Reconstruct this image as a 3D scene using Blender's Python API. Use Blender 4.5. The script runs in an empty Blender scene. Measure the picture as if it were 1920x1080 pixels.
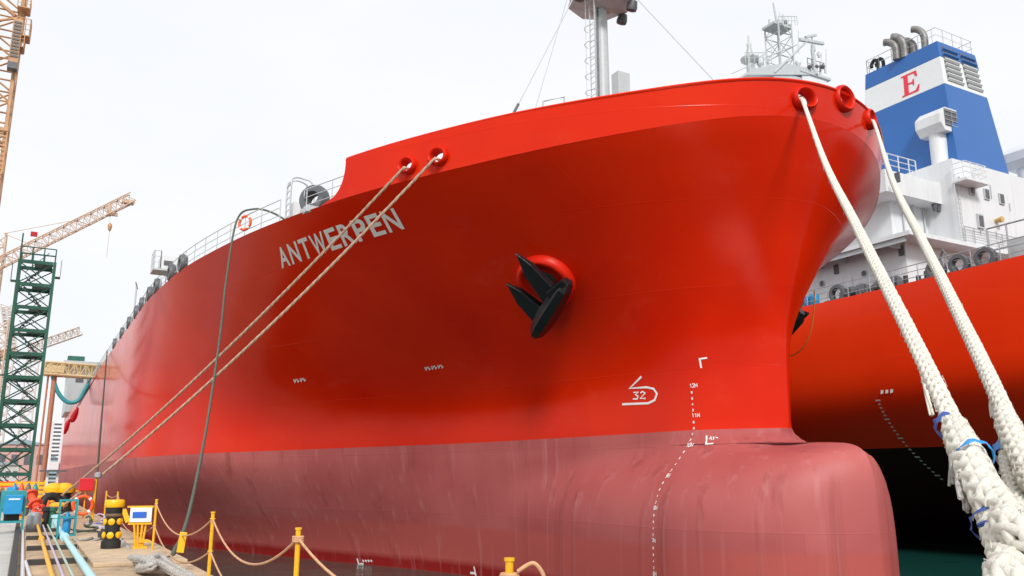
import bpy, bmesh, math, random
from mathutils import Vector, Matrix
random.seed(7)
R = math.radians
scene = bpy.context.scene
col = scene.collection

# ------------------------------------------------------------------ camera, sky, sun, exposure
F, T, YAW, EYE = 1600.0, math.atan(353 / 1600), R(29.2), 1.6
ct, st, cy, sy = math.cos(T), math.sin(T), math.cos(YAW), math.sin(YAW)
cam = bpy.data.objects.new('camera', bpy.data.cameras.new('camera'))
col.objects.link(cam)
cam.location = (0, 0, EYE)
cam.rotation_euler = (R(90) + T, 0, -YAW)
cam.data.sensor_width = 36
cam.data.lens = F / 1920 * 36
cam.data.clip_start, cam.data.clip_end = 0.1, 8000
scene.camera = cam

SUN_EL, SUN_AZ = R(37), R(204)          # azimuth clockwise from +Y: behind the camera, a little to its left
w = bpy.data.worlds.new('World'); scene.world = w; w.use_nodes = True
nt = w.node_tree; N = nt.nodes; N.clear()
out = N.new('ShaderNodeOutputWorld'); bg = N.new('ShaderNodeBackground'); bg.inputs['Strength'].default_value = 0.1
sky = N.new('ShaderNodeTexSky'); sky.sky_type = 'NISHITA'; sky.sun_disc = False
sky.sun_elevation, sky.sun_rotation = SUN_EL, SUN_AZ
tc = N.new('ShaderNodeTexCoord'); mp = N.new('ShaderNodeMapping'); mp.inputs['Scale'].default_value = (1.6, 1.6, 4)
nz = N.new('ShaderNodeTexNoise'); nz.inputs['Scale'].default_value = 1.6; nz.inputs['Detail'].default_value = 5
cr = N.new('ShaderNodeValToRGB'); cr.color_ramp.elements[0].position = .3; cr.color_ramp.elements[1].position = .75
cr.color_ramp.elements[0].color = (.86, .88, .915, 1); cr.color_ramp.elements[1].color = (.94, .95, .965, 1)
sc_ = N.new('ShaderNodeVectorMath'); sc_.operation = 'SCALE'; sc_.inputs['Scale'].default_value = 7.4
mx = N.new('ShaderNodeMix'); mx.data_type = 'RGBA'; mx.inputs['Factor'].default_value = .96
L = nt.links.new
L(tc.outputs['Generated'], mp.inputs['Vector']); L(mp.outputs['Vector'], nz.inputs['Vector']); L(nz.outputs['Fac'], cr.inputs['Fac'])
L(cr.outputs['Color'], sc_.inputs[0]); L(sky.outputs['Color'], mx.inputs[6]); L(sc_.outputs['Vector'], mx.inputs[7])
L(mx.outputs[2], bg.inputs['Color']); L(bg.outputs['Background'], out.inputs['Surface'])
sun = bpy.data.objects.new('sun', bpy.data.lights.new('sun', 'SUN')); col.objects.link(sun)
sun.data.energy, sun.data.angle, sun.data.color = 2.0, R(12), (1, .965, .92)
sun.rotation_euler = Vector((-math.sin(SUN_AZ) * math.cos(SUN_EL), -math.cos(SUN_AZ) * math.cos(SUN_EL), -math.sin(SUN_EL))).to_track_quat('-Z', 'Y').to_euler()
vs = scene.view_settings
vs.view_transform, vs.look, vs.exposure, vs.gamma, vs.use_curve_mapping = 'Standard', 'None', 0.56, 1, False
scene.cycles.max_bounces = 6

# ------------------------------------------------------------------ pixel rays
def ray(px, py):
    a, b = px - 960, py - 540
    f = F * ct + b * st; v = F * st - b * ct
    return Vector((a * cy + f * sy, -a * sy + f * cy, v)).normalized()
def P(px, py, X=None, Y=None, Z=None, D=None):
    d = ray(px, py)
    t = X / d.x if X is not None else Y / d.y if Y is not None else (Z - EYE) / d.z if Z is not None else D / math.hypot(d.x, d.y)
    return Vector((0, 0, EYE)) + d * t

# ------------------------------------------------------------------ materials
def nodes(m):
    m.use_nodes = True
    return m.node_tree.nodes, m.node_tree.links.new, m.node_tree.nodes['Principled BSDF']
MATS = {}
def mat(name, c, rough=.5, metal=0, var=.12, scale=3.0, bump=0.0, bscale=40.0, stretch=(1, 1, 1), dirt=None, dirt_amt=.0, spec=.5):
    if name in MATS: return MATS[name]
    m = bpy.data.materials.new(name); n, l, b = nodes(m)
    b.inputs['Roughness'].default_value = rough; b.inputs['Metallic'].default_value = metal
    b.inputs['Specular IOR Level'].default_value = spec
    geo = n.new('ShaderNodeNewGeometry'); mpp = n.new('ShaderNodeMapping'); mpp.inputs['Scale'].default_value = stretch
    l(geo.outputs['Position'], mpp.inputs['Vector'])
    t = n.new('ShaderNodeTexNoise'); t.inputs['Scale'].default_value = scale; t.inputs['Detail'].default_value = 6; t.inputs['Roughness'].default_value = .6
    l(mpp.outputs['Vector'], t.inputs['Vector'])
    r = n.new('ShaderNodeValToRGB'); r.color_ramp.elements[0].position = .3; r.color_ramp.elements[1].position = .7
    r.color_ramp.elements[0].color = tuple(max(0, v * (1 - var)) for v in c) + (1,)
    r.color_ramp.elements[1].color = tuple(min(1, v * (1 + var)) for v in c) + (1,)
    l(t.outputs['Fac'], r.inputs['Fac']); o = r.outputs['Color']
    if dirt:
        t2 = n.new('ShaderNodeTexNoise'); t2.inputs['Scale'].default_value = scale * 2.3; t2.inputs['Detail'].default_value = 8; t2.inputs['Roughness'].default_value = .7
        l(mpp.outputs['Vector'], t2.inputs['Vector'])
        r2 = n.new('ShaderNodeValToRGB'); r2.color_ramp.elements[0].position = .5; r2.color_ramp.elements[1].position = .72
        r2.color_ramp.elements[1].color = (dirt_amt,) * 3 + (1,)
        l(t2.outputs['Fac'], r2.inputs['Fac'])
        x = n.new('ShaderNodeMix'); x.data_type = 'RGBA'; x.inputs[7].default_value = tuple(dirt) + (1,)
        l(r2.outputs['Color'], x.inputs['Factor']); l(o, x.inputs[6]); o = x.outputs[2]
    l(o, b.inputs['Base Color'])
    if bump:
        t3 = n.new('ShaderNodeTexNoise'); t3.inputs['Scale'].default_value = bscale; t3.inputs['Detail'].default_value = 5
        l(geo.outputs['Position'], t3.inputs['Vector'])
        bp = n.new('ShaderNodeBump'); bp.inputs['Strength'].default_value = bump; bp.inputs['Distance'].default_value = .02
        l(t3.outputs['Fac'], bp.inputs['Height']); l(bp.outputs['Normal'], b.inputs['Normal'])
    MATS[name] = m; return m

def hull_paint(name, c, c2, rough, streak=.0, band=None, scuff=0.0):
    """Ship plating: large faint plate-to-plate tone, plate dishing and weld seams, downward streaks; band = (z, colour, z_wet, colour)."""
    m = bpy.data.materials.new(name); n, l, b = nodes(m)
    b.inputs['Roughness'].default_value = rough; b.inputs['IOR'].default_value = 1.28
    geo = n.new('ShaderNodeNewGeometry'); sep = n.new('ShaderNodeSeparateXYZ'); l(geo.outputs['Position'], sep.inputs[0])
    cmb = n.new('ShaderNodeCombineXYZ'); l(sep.outputs['Y'], cmb.inputs['X']); l(sep.outputs['Z'], cmb.inputs['Y'])
    def noise(scale3, sc, det=5, rg=.55):
        k = n.new('ShaderNodeMapping'); k.inputs['Scale'].default_value = scale3; l(geo.outputs['Position'], k.inputs['Vector'])
        t = n.new('ShaderNodeTexNoise'); t.inputs['Scale'].default_value = sc; t.inputs['Detail'].default_value = det; t.inputs['Roughness'].default_value = rg
        l(k.outputs['Vector'], t.inputs['Vector']); return t.outputs['Fac']
    def ramp(v, a, bb, ca=(0, 0, 0, 1), cb=(1, 1, 1, 1)):
        r = n.new('ShaderNodeValToRGB'); r.color_ramp.elements[0].position = a; r.color_ramp.elements[1].position = bb
        r.color_ramp.elements[0].color = ca; r.color_ramp.elements[1].color = cb; l(v, r.inputs['Fac']); return r.outputs['Color']
    def mix(f, a, bb):
        x = n.new('ShaderNodeMix'); x.data_type = 'RGBA'
        for s, v in (('Factor', f), (6, a), (7, bb)):
            if isinstance(v, (float, tuple)): x.inputs[s].default_value = v
            else: l(v, x.inputs[s])
        return x.outputs[2]
    o = mix(ramp(noise((1, 1, 1), .16, 4), .35, .7), tuple(c) + (1,), tuple(c2) + (1,))
    bk = n.new('ShaderNodeTexBrick'); bk.inputs['Scale'].default_value = 1; bk.inputs['Brick Width'].default_value = 9; bk.inputs['Row Height'].default_value = 2.6; bk.inputs['Mortar Size'].default_value = 0
    bk.inputs['Color1'].default_value = (0, 0, 0, 1); bk.inputs['Color2'].default_value = (.30, .30, .30, 1); l(cmb.outputs[0], bk.inputs['Vector'])
    o = mix(bk.outputs['Color'], o, tuple(v * .8 for v in c2) + (1,))
    if band:
        zb, cb, zw, cw = band
        wob = n.new('ShaderNodeMath'); wob.operation = 'MULTIPLY_ADD'; l(noise((1, 1, .2), .8, 6, .7), wob.inputs[0]); wob.inputs[1].default_value = .22; l(sep.outputs['Z'], wob.inputs[2])
        def below(z, soft):
            k = n.new('ShaderNodeMapRange'); k.inputs['From Min'].default_value = z + .11 + soft; k.inputs['From Max'].default_value = z + .11 - soft
            l(wob.outputs[0], k.inputs['Value']); return k.outputs[0]
        o = mix(below(zb, .10), o, tuple(cb) + (1,)); o = mix(below(zw, .14), o, tuple(cw) + (1,))
    if streak:
        s = ramp(noise((1.0, 1.0, .03), 1.1, 7, .65), .56, .74, (0, 0, 0, 1), (streak,) * 3 + (1,))
        o = mix(s, o, (.24, .045, .04, 1))
        s2 = ramp(noise((1.3, 1.3, .02), 1.7, 7, .65), .55, .75, (0, 0, 0, 1), (streak * .55,) * 3 + (1,))
        o = mix(s2, o, (.54, .25, .25, 1))
    if scuff:
        s = ramp(noise((.5, .5, .9), .7, 9, .72), .58, .8, (0, 0, 0, 1), (scuff,) * 3 + (1,))
        o = mix(s, o, (.62, .16, .12, 1))
    l(o, b.inputs['Base Color'])
    rr = n.new('ShaderNodeMapRange'); rr.inputs['To Min'].default_value = rough * .8; rr.inputs['To Max'].default_value = rough * 1.35
    l(noise((1, 1, .5), .5, 6), rr.inputs['Value']); l(rr.outputs[0], b.inputs['Roughness'])
    br = n.new('ShaderNodeTexBrick'); br.inputs['Scale'].default_value = 1; br.inputs['Brick Width'].default_value = 9; br.inputs['Row Height'].default_value = 2.6
    br.inputs['Mortar Size'].default_value = .018; br.inputs['Mortar Smooth'].default_value = .8
    br.inputs['Color1'].default_value = br.inputs['Color2'].default_value = (0, 0, 0, 1); br.inputs['Mortar'].default_value = (1, 1, 1, 1)
    l(cmb.outputs[0], br.inputs['Vector'])
    b1 = n.new('ShaderNodeBump'); b1.inputs['Strength'].default_value = .3; b1.inputs['Distance'].default_value = .012; l(br.outputs['Color'], b1.inputs['Height'])
    b2 = n.new('ShaderNodeBump'); b2.inputs['Strength'].default_value = .5; b2.inputs['Distance'].default_value = .010; l(noise((1, 1, 1), .55, 3), b2.inputs['Height'])
    l(b1.outputs['Normal'], b2.inputs['Normal']); l(b2.outputs['Normal'], b.inputs['Normal'])
    MATS[name] = m; return m

RED = (.73, .025, .0012)
M_top = hull_paint('hull_red_paint', RED, (.63, .013, .0012), .17, scuff=.16)
M_bot = hull_paint('faded_antifouling', (.47, .122, .115), (.35, .068, .068), .45, streak=.75, band=(-.55, (.42, .085, .075), -2.1, (.26, .012, .011)))
M_top2 = hull_paint('brightened_second_hull_paint', (.92, .045, .005), (.84, .034, .004), .3)  # first ship's red, brightened in the colour to offset shade on this hull
M_bot2 = hull_paint('shade_darkened_antifouling', (.035, .008, .007), (.02, .006, .006), .5)  # shade between the two hulls is put into this near-black base colour
M_redgloss = mat('red_fitting_paint', (.64, .016, .003), .4, var=.1, spec=.2)
M_white = mat('white_marking_paint', (.82, .80, .78), .5, var=.08, scale=6)
M_house = mat('white_ship_paint', (.68, .70, .72), .38, var=.04, scale=1.1, stretch=(1, 1, .12), dirt=(.42, .34, .27), dirt_amt=.30)
M_grey = mat('light_grey_ship_paint', (.47, .50, .51), .42, var=.06)
M_dgrey = mat('dark_grey_steel', (.10, .105, .115), .5, var=.2)
M_black = mat('black_anchor_paint', (.010, .0105, .013), .32, var=.3, scale=8, bump=.2, bscale=25)
M_blue = mat('funnel_blue', (.022, .125, .40), .38, var=.04, scale=.7)
M_fwhite = mat('funnel_white', (.72, .75, .76), .4, var=.03)
M_ered = mat('funnel_letter_red', (.72, .03, .06), .45, var=.03)
M_deck = mat('deck_paint', (.20, .08, .06), .6)
M_hawser = mat('white_hawser_fibre', (.72, .69, .61), .85, var=.13, scale=22, bump=.5, bscale=160, dirt=(.38, .34, .28), dirt_amt=.45)
M_sleeve = mat('white_rope_sleeve', (.76, .73, .67), .8, var=.08, scale=14, bump=.35, bscale=70, dirt=(.45, .40, .33), dirt_amt=.3)
M_greyrope = mat('weathered_grey_rope', (.44, .42, .39), .9, var=.3, scale=16, bump=.5, bscale=120, dirt=(.12, .11, .10), dirt_amt=.6)
M_tanline = mat('tan_mooring_line', (.50, .34, .24), .85, var=.2, scale=9)
M_barrier = mat('tan_barrier_rope', (.58, .33, .18), .85, var=.2, scale=20)
M_hose = mat('green_grey_hose', (.075, .10, .075), .6, var=.25, scale=8)
M_darkline = mat('dark_line', (.06, .055, .05), .8)
M_yellow = mat('safety_yellow', (.83, .42, .006), .45, var=.1, scale=9, dirt=(.30, .16, .04), dirt_amt=.55)
M_yelcard = mat('yellow_plastic', (.86, .46, .006), .4, var=.05)
M_bluetape = mat('blue_tape', (.02, .25, .62), .4)
M_bluecord = mat('dark_blue_cord', (.03, .08, .32), .6)
M_orange = mat('lifebuoy_orange', (.78, .10, .012), .45, var=.08)
M_redplast = mat('red_plastic', (.62, .01, .02), .4)
M_teal = mat('teal_paint', (.02, .27, .30), .45, var=.15, scale=5, dirt=(.12, .10, .08), dirt_amt=.4)
M_bluebox = mat('blue_cabinet_paint', (.01, .25, .52), .4, var=.08)
M_green = mat('green_tower_paint', (.012, .115, .075), .5, var=.2, scale=1.5, dirt=(.10, .07, .05), dirt_amt=.3)
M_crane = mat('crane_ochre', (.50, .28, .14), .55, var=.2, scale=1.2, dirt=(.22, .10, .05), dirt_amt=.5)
M_crane2 = mat('crane_hazed_ochre', (.56, .40, .29), .6, var=.12)  # air haze over the farther cranes is put into the paint as paleness
M_crane3 = mat('crane_hazed', (.62, .54, .50), .6, var=.1)  # paler again: distance haze mixed into the colour, no haze volume
M_rubber = mat('black_rubber', (.012, .012, .012), .6, var=.3)
M_steel = mat('galvanised_steel', (.42, .43, .44), .4, .5, var=.15)
M_cyan = mat('pale_cyan_pipe_paint', (.42, .70, .76), .4, var=.1)
M_lilac = mat('lilac_pipe_paint', (.50, .44, .58), .5, var=.15)
M_ggrn = mat('grey_green_pipe_paint', (.40, .50, .42), .5, var=.15)
M_valve = mat('orange_red_valve_paint', (.72, .085, .03), .4, var=.15, scale=7)
M_beam = mat('dark_weathered_steel', (.045, .04, .037), .7, var=.3)
M_signw = mat('sign_white', (.7, .76, .78), .4, var=.02)
M_signb = mat('sign_blue', (.02, .12, .55), .4, var=.02)
M_hill = mat('far_hill', (.20, .28, .32), .9, var=.15, scale=.01)

# concrete quay
M_conc = mat('tan_quay_concrete', (.50, .365, .235), .85, var=.2, scale=.9, bump=.35, bscale=14, dirt=(.14, .105, .08), dirt_amt=.85)
M_road = mat('grey_quay_road', (.50, .49, .46), .85, var=.1, scale=.7, bump=.3, bscale=16, dirt=(.28, .25, .22), dirt_amt=.5)
M_plinth = mat('pale_plinth_concrete', (.55, .42, .28), .85, var=.14, scale=1.6, bump=.35, bscale=18, dirt=(.2, .14, .1), dirt_amt=.6)
m = bpy.data.materials.new('harbour_water'); n_, l_, b_ = nodes(m)
b_.inputs['Base Color'].default_value = (.012, .085, .072, 1); b_.inputs['Roughness'].default_value = .09; b_.inputs['IOR'].default_value = 1.33
g_ = n_.new('ShaderNodeNewGeometry'); hs = []
for sc0, dist in ((.55, .10), (2.4, .035), (9, .01)):
    q = n_.new('ShaderNodeTexNoise'); q.inputs['Scale'].default_value = sc0; q.inputs['Detail'].default_value = 4; l_(g_.outputs['Position'], q.inputs['Vector'])
    bp = n_.new('ShaderNodeBump'); bp.inputs['Strength'].default_value = .8; bp.inputs['Distance'].default_value = dist; l_(q.outputs['Fac'], bp.inputs['Height'])
    if hs: l_(hs[-1], bp.inputs['Normal'])
    hs.append(bp.outputs['Normal'])
l_(hs[-1], b_.inputs['Normal']); M_water = m

# ------------------------------------------------------------------ mesh helpers
class MB:
    def __init__(s): s.v = []; s.f = []
    def add(s, vs_, fs):
        k = len(s.v); s.v += [tuple(p) for p in vs_]; s.f += [tuple(i + k for i in f) for f in fs]; return s
    def box(s, c, size, rot=None):
        x, y, z = (d / 2 for d in size); M = rot if rot else Matrix.Identity(3); c = Vector(c)
        ps = [c + M @ Vector((a * x, b * y, e * z)) for a in (-1, 1) for b in (-1, 1) for e in (-1, 1)]
        return s.add(ps, [(0, 1, 3, 2), (4, 6, 7, 5), (0, 4, 5, 1), (2, 3, 7, 6), (0, 2, 6, 4), (1, 5, 7, 3)])
    def bx(s, x0, x1, y0_, y1, z0, z1): return s.box(((x0 + x1) / 2, (y0_ + y1) / 2, (z0 + z1) / 2), (x1 - x0, y1 - y0_, z1 - z0))
    def tube(s, pts, r, n=6, cap=True, closed=False):
        pts = [Vector(p) for p in pts]; m_ = len(pts); rs = r if isinstance(r, (list, tuple)) else [r] * m_
        up = None; vs_ = []; fs = []
        for i, p in enumerate(pts):
            if closed: d = pts[(i + 1) % m_] - pts[i - 1]
            else: d = pts[min(i + 1, m_ - 1)] - pts[max(i - 1, 0)]
            d.normalize()
            if up is None: up = Vector((0, 0, 1)) if abs(d.z) < .9 else Vector((1, 0, 0))
            a = d.cross(up)
            if a.length < 1e-5: a = d.orthogonal()
            a.normalize(); up = a.cross(d).normalized()
            for k in range(n):
                t = 2 * math.pi * k / n; vs_.append(p + (a * math.cos(t) + up * math.sin(t)) * rs[i])
        for i in range(m_ if closed else m_ - 1):
            j = (i + 1) % m_
            for k in range(n): fs.append((i * n + k, i * n + (k + 1) % n, j * n + (k + 1) % n, j * n + k))
        if cap and not closed: fs += [tuple(range(n))[::-1], tuple((m_ - 1) * n + k for k in range(n))]
        return s.add(vs_, fs)
    def cyl(s, a, b, r, r2=None, n=10): return s.tube([a, b], [r, r if r2 is None else r2], n)
    def lathe(s, prof, n=24, M=None, oval=1.0, closed=False):
        M = M or Matrix.Identity(4); vs_ = []; fs = []
        for r, z in prof:
            for k in range(n):
                t = 2 * math.pi * k / n; vs_.append(M @ Vector((r * math.cos(t), r * math.sin(t) * oval, z)))
        m_ = len(prof)
        for i in range(m_ if closed else m_ - 1):
            j = (i + 1) % m_
            for k in range(n): fs.append((i * n + k, i * n + (k + 1) % n, j * n + (k + 1) % n, j * n + k))
        if not closed: fs += [tuple(range(n))[::-1], tuple((m_ - 1) * n + k for k in range(n))]
        return s.add(vs_, fs)
    def prism(s, poly, off):
        off = Vector(off); k = len(poly)
        a = [Vector(p) for p in poly]; b = [p + off for p in a]
        return s.add(a + b, [tuple(range(k))[::-1], tuple(range(k, 2 * k))] + [(i, (i + 1) % k, k + (i + 1) % k, k + i) for i in range(k)])
    def hexa(s, lo, hi): return s.add(list(lo) + list(hi), [(3, 2, 1, 0), (4, 5, 6, 7)] + [(i, (i + 1) % 4, 4 + (i + 1) % 4, 4 + i) for i in range(4)])
    def build(s, name, m_, parent=None, smooth=None, bevel=0):
        me = bpy.data.meshes.new(name); me.from_pydata(s.v, [], s.f)
        bm = bmesh.new(); bm.from_mesh(me)
        bmesh.ops.recalc_face_normals(bm, faces=bm.faces)
        if bevel:
            es = [e for e in bm.edges if len(e.link_faces) == 2 and e.calc_face_angle(0) > .6]
            bmesh.ops.bevel(bm, geom=es, offset=bevel, segments=2, affect='EDGES', profile=.6)
        if smooth:
            for f in bm.faces: f.smooth = True
            for e in bm.edges:
                if len(e.link_faces) == 2 and e.calc_face_angle(0) > smooth: e.smooth = False
        bm.to_mesh(me); bm.free(); me.materials.append(m_)
        o = bpy.data.objects.new(name, me); col.objects.link(o)
        if parent: put(o, parent)
        return o
def put(o, parent):
    o.parent = parent; o.matrix_parent_inverse = parent.matrix_basis.inverted()
def thing(name, label, cat, loc=(0, 0, 0), group=None):
    o = bpy.data.objects.new(name, None); col.objects.link(o); o.location = loc; o.empty_display_size = .1
    return tag(o, label, cat, group)
def tag(o, label, cat, group=None, kind=None):
    o['label'] = label; o['category'] = cat
    if group: o['group'] = group
    if kind: o['kind'] = kind
    return o
def struct(o): o['kind'] = 'structure'; return o
def axis_M(c, n_):
    q = Vector(n_).normalized().to_track_quat('Z', 'Y'); return Matrix.Translation(Vector(c)) @ q.to_matrix().to_4x4()
def spline(ps, k=10):
    ps = [Vector(p) for p in ps]; o = []
    for i in range(len(ps) - 1):
        a, b, c, d = ps[max(i - 1, 0)], ps[i], ps[i + 1], ps[min(i + 2, len(ps) - 1)]
        for j in range(k):
            t = j / k
            o.append(.5 * ((2 * b) + (c - a) * t + (2 * a - 5 * b + 4 * c - d) * t * t + (3 * b - a - 3 * c + d) * t ** 3))
    return o + [ps[-1]]
def sag(a, b, dip, k=16):
    a, b = Vector(a), Vector(b)
    return [a.lerp(b, i / k) - Vector((0, 0, dip * 4 * (i / k) * (1 - i / k))) for i in range(k + 1)]
def lattice(mb, p0, p1, wd, ht, bays, rc, rb, side=None, n=4):
    """four-chord truss from p0 to p1; wd across, ht up."""
    p0, p1 = Vector(p0), Vector(p1); d = (p1 - p0).normalized()
    u = Vector(side).normalized() if side else (d.cross(Vector((0, 0, 1))).normalized() if abs(d.z) < .95 else Vector((1, 0, 0)))
    v = u.cross(d).normalized(); cs = [(-1, -1), (1, -1), (1, 1), (-1, 1)]
    def pt(i, k): return p0.lerp(p1, i / bays) + u * cs[k][0] * wd / 2 + v * cs[k][1] * ht / 2
    for k in range(4): mb.cyl(pt(0, k), pt(bays, k), rc, n=n + 1)
    for i in range(bays):
        for k in range(4):
            j = (k + 1) % 4
            mb.cyl(pt(i, k), pt(i, j), rb, n=n)
            if (i + k) % 2: mb.cyl(pt(i, k), pt(i + 1, j), rb, n=n)
            else: mb.cyl(pt(i, j), pt(i + 1, k), rb, n=n)
    return mb
def railing(path, name, m_, parent, h=1.0, rails=3, step=1.5, r=.022):
    mb = MB(); path = [Vector(p) for p in path]
    for i in range(rails):
        z = Vector((0, 0, h * (i + 1) / rails)); mb.tube([p + z for p in path], r if i == rails - 1 else r * .75, 5)
    acc = 0; last = path[0]; mb.cyl(last, last + Vector((0, 0, h)), r, n=5)
    for a, b in zip(path, path[1:]):
        dl = (b - a).length; q = step - acc
        while q <= dl:
            p = a.lerp(b, q / dl); mb.cyl(p, p + Vector((0, 0, h)), r, n=5); q += step
        acc = dl - (q - step)
    mb.cyl(path[-1], path[-1] + Vector((0, 0, h)), r, n=5)
    return mb.build(name, m_, parent)

# ------------------------------------------------------------------ hull lines (h = height above eye level)
XC, YEND = 21.6, 172.0
def pchip(xs, ys):
    n = len(xs); h = [xs[i + 1] - xs[i] for i in range(n - 1)]; d = [(ys[i + 1] - ys[i]) / h[i] for i in range(n - 1)]
    g = [0] * n; g[0], g[-1] = d[0], d[-1]
    for i in range(1, n - 1):
        if d[i - 1] * d[i] > 0:
            w1, w2 = 2 * h[i] + h[i - 1], h[i] + 2 * h[i - 1]; g[i] = (w1 + w2) / (w1 / d[i - 1] + w2 / d[i])
    def f(x):
        if x <= xs[0]: return ys[0]
        if x >= xs[-1]: return ys[-1]
        i = 0
        while x > xs[i + 1]: i += 1
        t = (x - xs[i]) / h[i]
        return ys[i] * (1 + 2 * t) * (1 - t) ** 2 + h[i] * g[i] * t * (1 - t) ** 2 + ys[i + 1] * t * t * (3 - 2 * t) + h[i] * g[i + 1] * t * t * (t - 1)
    return f
def tab(p): return pchip([math.sqrt(a) for a, b in p], [b for a, b in p])
D_tab = tab([(0, 0), (.5, 2.6), (2, 5.1), (6.1, 9.0), (12.1, 12.4), (20, 14.8), (28, 16.0), (38, 16.4), (200, 16.4)])
W_tab = tab([(0, 0), (.25, .42), (1, 1.15), (2, 1.95), (3, 2.3), (5, 2.7), (13, 4.8), (22, 9.0), (32, 13.6), (42, 16.0), (50, 16.4), (200, 16.4)])
L_tab = tab([(0, 0), (.25, .4), (1, 1.1), (5, 2.4), (14, 4.2), (31, 10.3), (46, 15.0), (62, 16.4), (200, 16.4)])
stem = pchip([-8, 0, 1.5, 4.4, 7.2, 9, 10, 13], [20.4, 20.35, 20.2, 20.05, 19.1, 18.1, 17.65, 17.2])
def smax(a, b, k):
    t = max(k - abs(a - b), 0) / k; return max(a, b) + t * t * k * .25
def ss(a, b, x):
    t = min(1, max(0, (x - a) / (b - a))); return t * t * (3 - 2 * t)
def hb_raw(y, h):
    h = min(h, 10); s = y - stem(h); q = math.sqrt(max(s, 0))
    if h > 1.5:
        t = h - 2.8; t = (t + math.sqrt(t * t + .6)) / 2; f = min(1, t / 7.22) ** (1.3 + 1.0 * math.exp(-max(s, 0) / 4)); b = W_tab(q) * (1 - f) + D_tab(q) * f
    else:
        f = ss(-4.5, 1.5, h); b = L_tab(q) * (1 - f) + W_tab(q) * f
    if s < 0: b = -2 * math.sqrt(-s)
    if h < 1.7:
        a = max(0, (22 - y) / 4.97); A = a ** 12
        if A < 1:
            ht = 4.03 * (1 - A) ** .125; c = 1 - abs((h + 3.0) / ht) ** 4; wq = 3.95 * (1 - a ** 2.2) ** .72
            bb = wq * (c ** .5 if c > 0 else -((-c) ** .5)) if wq > 0 else -1
        else: bb = -4 * math.sqrt(a - 1)
        b = smax(b, bb, .8 + .9 * ss(27, 22, y))
        b += .5 * math.exp(-((h - .98) / .30) ** 2) * ss(-.7, .35, s) * ss(24.5, 21, y)   # fillet between stem and bulb
    return b
def hb(y, h):
    d = .15 * ss(1.75, 1.45, h) * ss(-.6, .1, h)                   # fair the lines over the bulb shoulder
    if d < .002: return hb_raw(y, h)
    return sum(max(-1.2, hb_raw(y, h + k * d)) for k in (-2, -1, 0, 1, 2)) / 5
def y0(h):
    lo, hi = 12., 26.
    for _ in range(40):
        m_ = (lo + hi) / 2
        if hb(m_, h) > 0: hi = m_
        else: lo = m_
    return hi
BT = 1.54                                                       # boot-top level at the stem
def sheer(y): return 1.42 * math.exp(-max(0, y - 17) / 4.6)
def dz(y, h): return sheer(y) * ss(4, 10, h) - min(.5, .01 * max(0, y - 20)) * (1 - ss(0, 3, abs(h - BT)))
def hbase(y, h):
    g = h
    for _ in range(5): g = h - dz(y, min(g, 10))
    return g
def hull_x(y, z, side=-1): return XC + side * hb(y, hbase(y, z - EYE))
def gfun(p): return abs(p.x - XC) - hb(p.y, hbase(p.y, p.z - EYE))
def hull_hit(px, py):
    d = ray(px, py); o = Vector((0, 0, EYE)); t = 14.0
    while t < 260 and gfun(o + d * t) > 0: t += .06 if t < 70 else .3
    a, b = t - .3, t
    for _ in range(30):
        m_ = (a + b) / 2
        if gfun(o + d * m_) > 0: a = m_
        else: b = m_
    return o + d * b
def hull_n(p):
    e = .05; g = Vector([gfun(p + Vector([e if i == k else 0 for k in range(3)])) - gfun(p - Vector([e if i == k else 0 for k in range(3)])) for i in range(3)])
    return g.normalized()
def skin(y, z, off=.012, side=-1):
    p = Vector((hull_x(y, z, side), y, z)); return p + hull_n(p) * off

# ------------------------------------------------------------------ setting
struct(MB().bx(-1500, 2500, -1500, 4000, -9, -8).build('seabed', mat('seabed_mud', (.05, .05, .04), .9)))
wo = MB().add([(-3000, -3000, -2.6), (3000, -3000, -2.6), (3000, 6000, -2.6), (-3000, 6000, -2.6)], [(0, 1, 2, 3)]).build('water', M_water); struct(wo)
QX = 2.9
struct(MB().bx(-.06, QX, -60, 520, -6, 0).build('quay_apron', M_conc))
struct(MB().bx(-260, -.064, -60, 520, -6, -.02).build('quay_road', M_road))
hm = MB()
for (hx, hy, hw, hh) in ((-500, 2600, 900, 120), (60, 2900, 520, 70), (-1200, 2400, 900, 200)):
    k = 24; vs_ = []; fs = []
    for i in range(k + 1):
        u = i / k; hgt = hh * math.sin(math.pi * u) ** 1.3 * (1 + .18 * math.sin(u * 19) + .08 * math.sin(u * 43 + 1))
        vs_ += [(hx + (u - .5) * hw, hy - 150, -3), (hx + (u - .5) * hw, hy, max(-2.5, hgt)), (hx + (u - .5) * hw, hy + 250, -3)]
    for i in range(k): fs += [(3 * i, 3 * i + 3, 3 * i + 4, 3 * i + 1), (3 * i + 1, 3 * i + 4, 3 * i + 5, 3 * i + 2)]
    hm.add(vs_, fs)
struct(hm.build('hills', M_hill, smooth=1.2))

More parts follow.
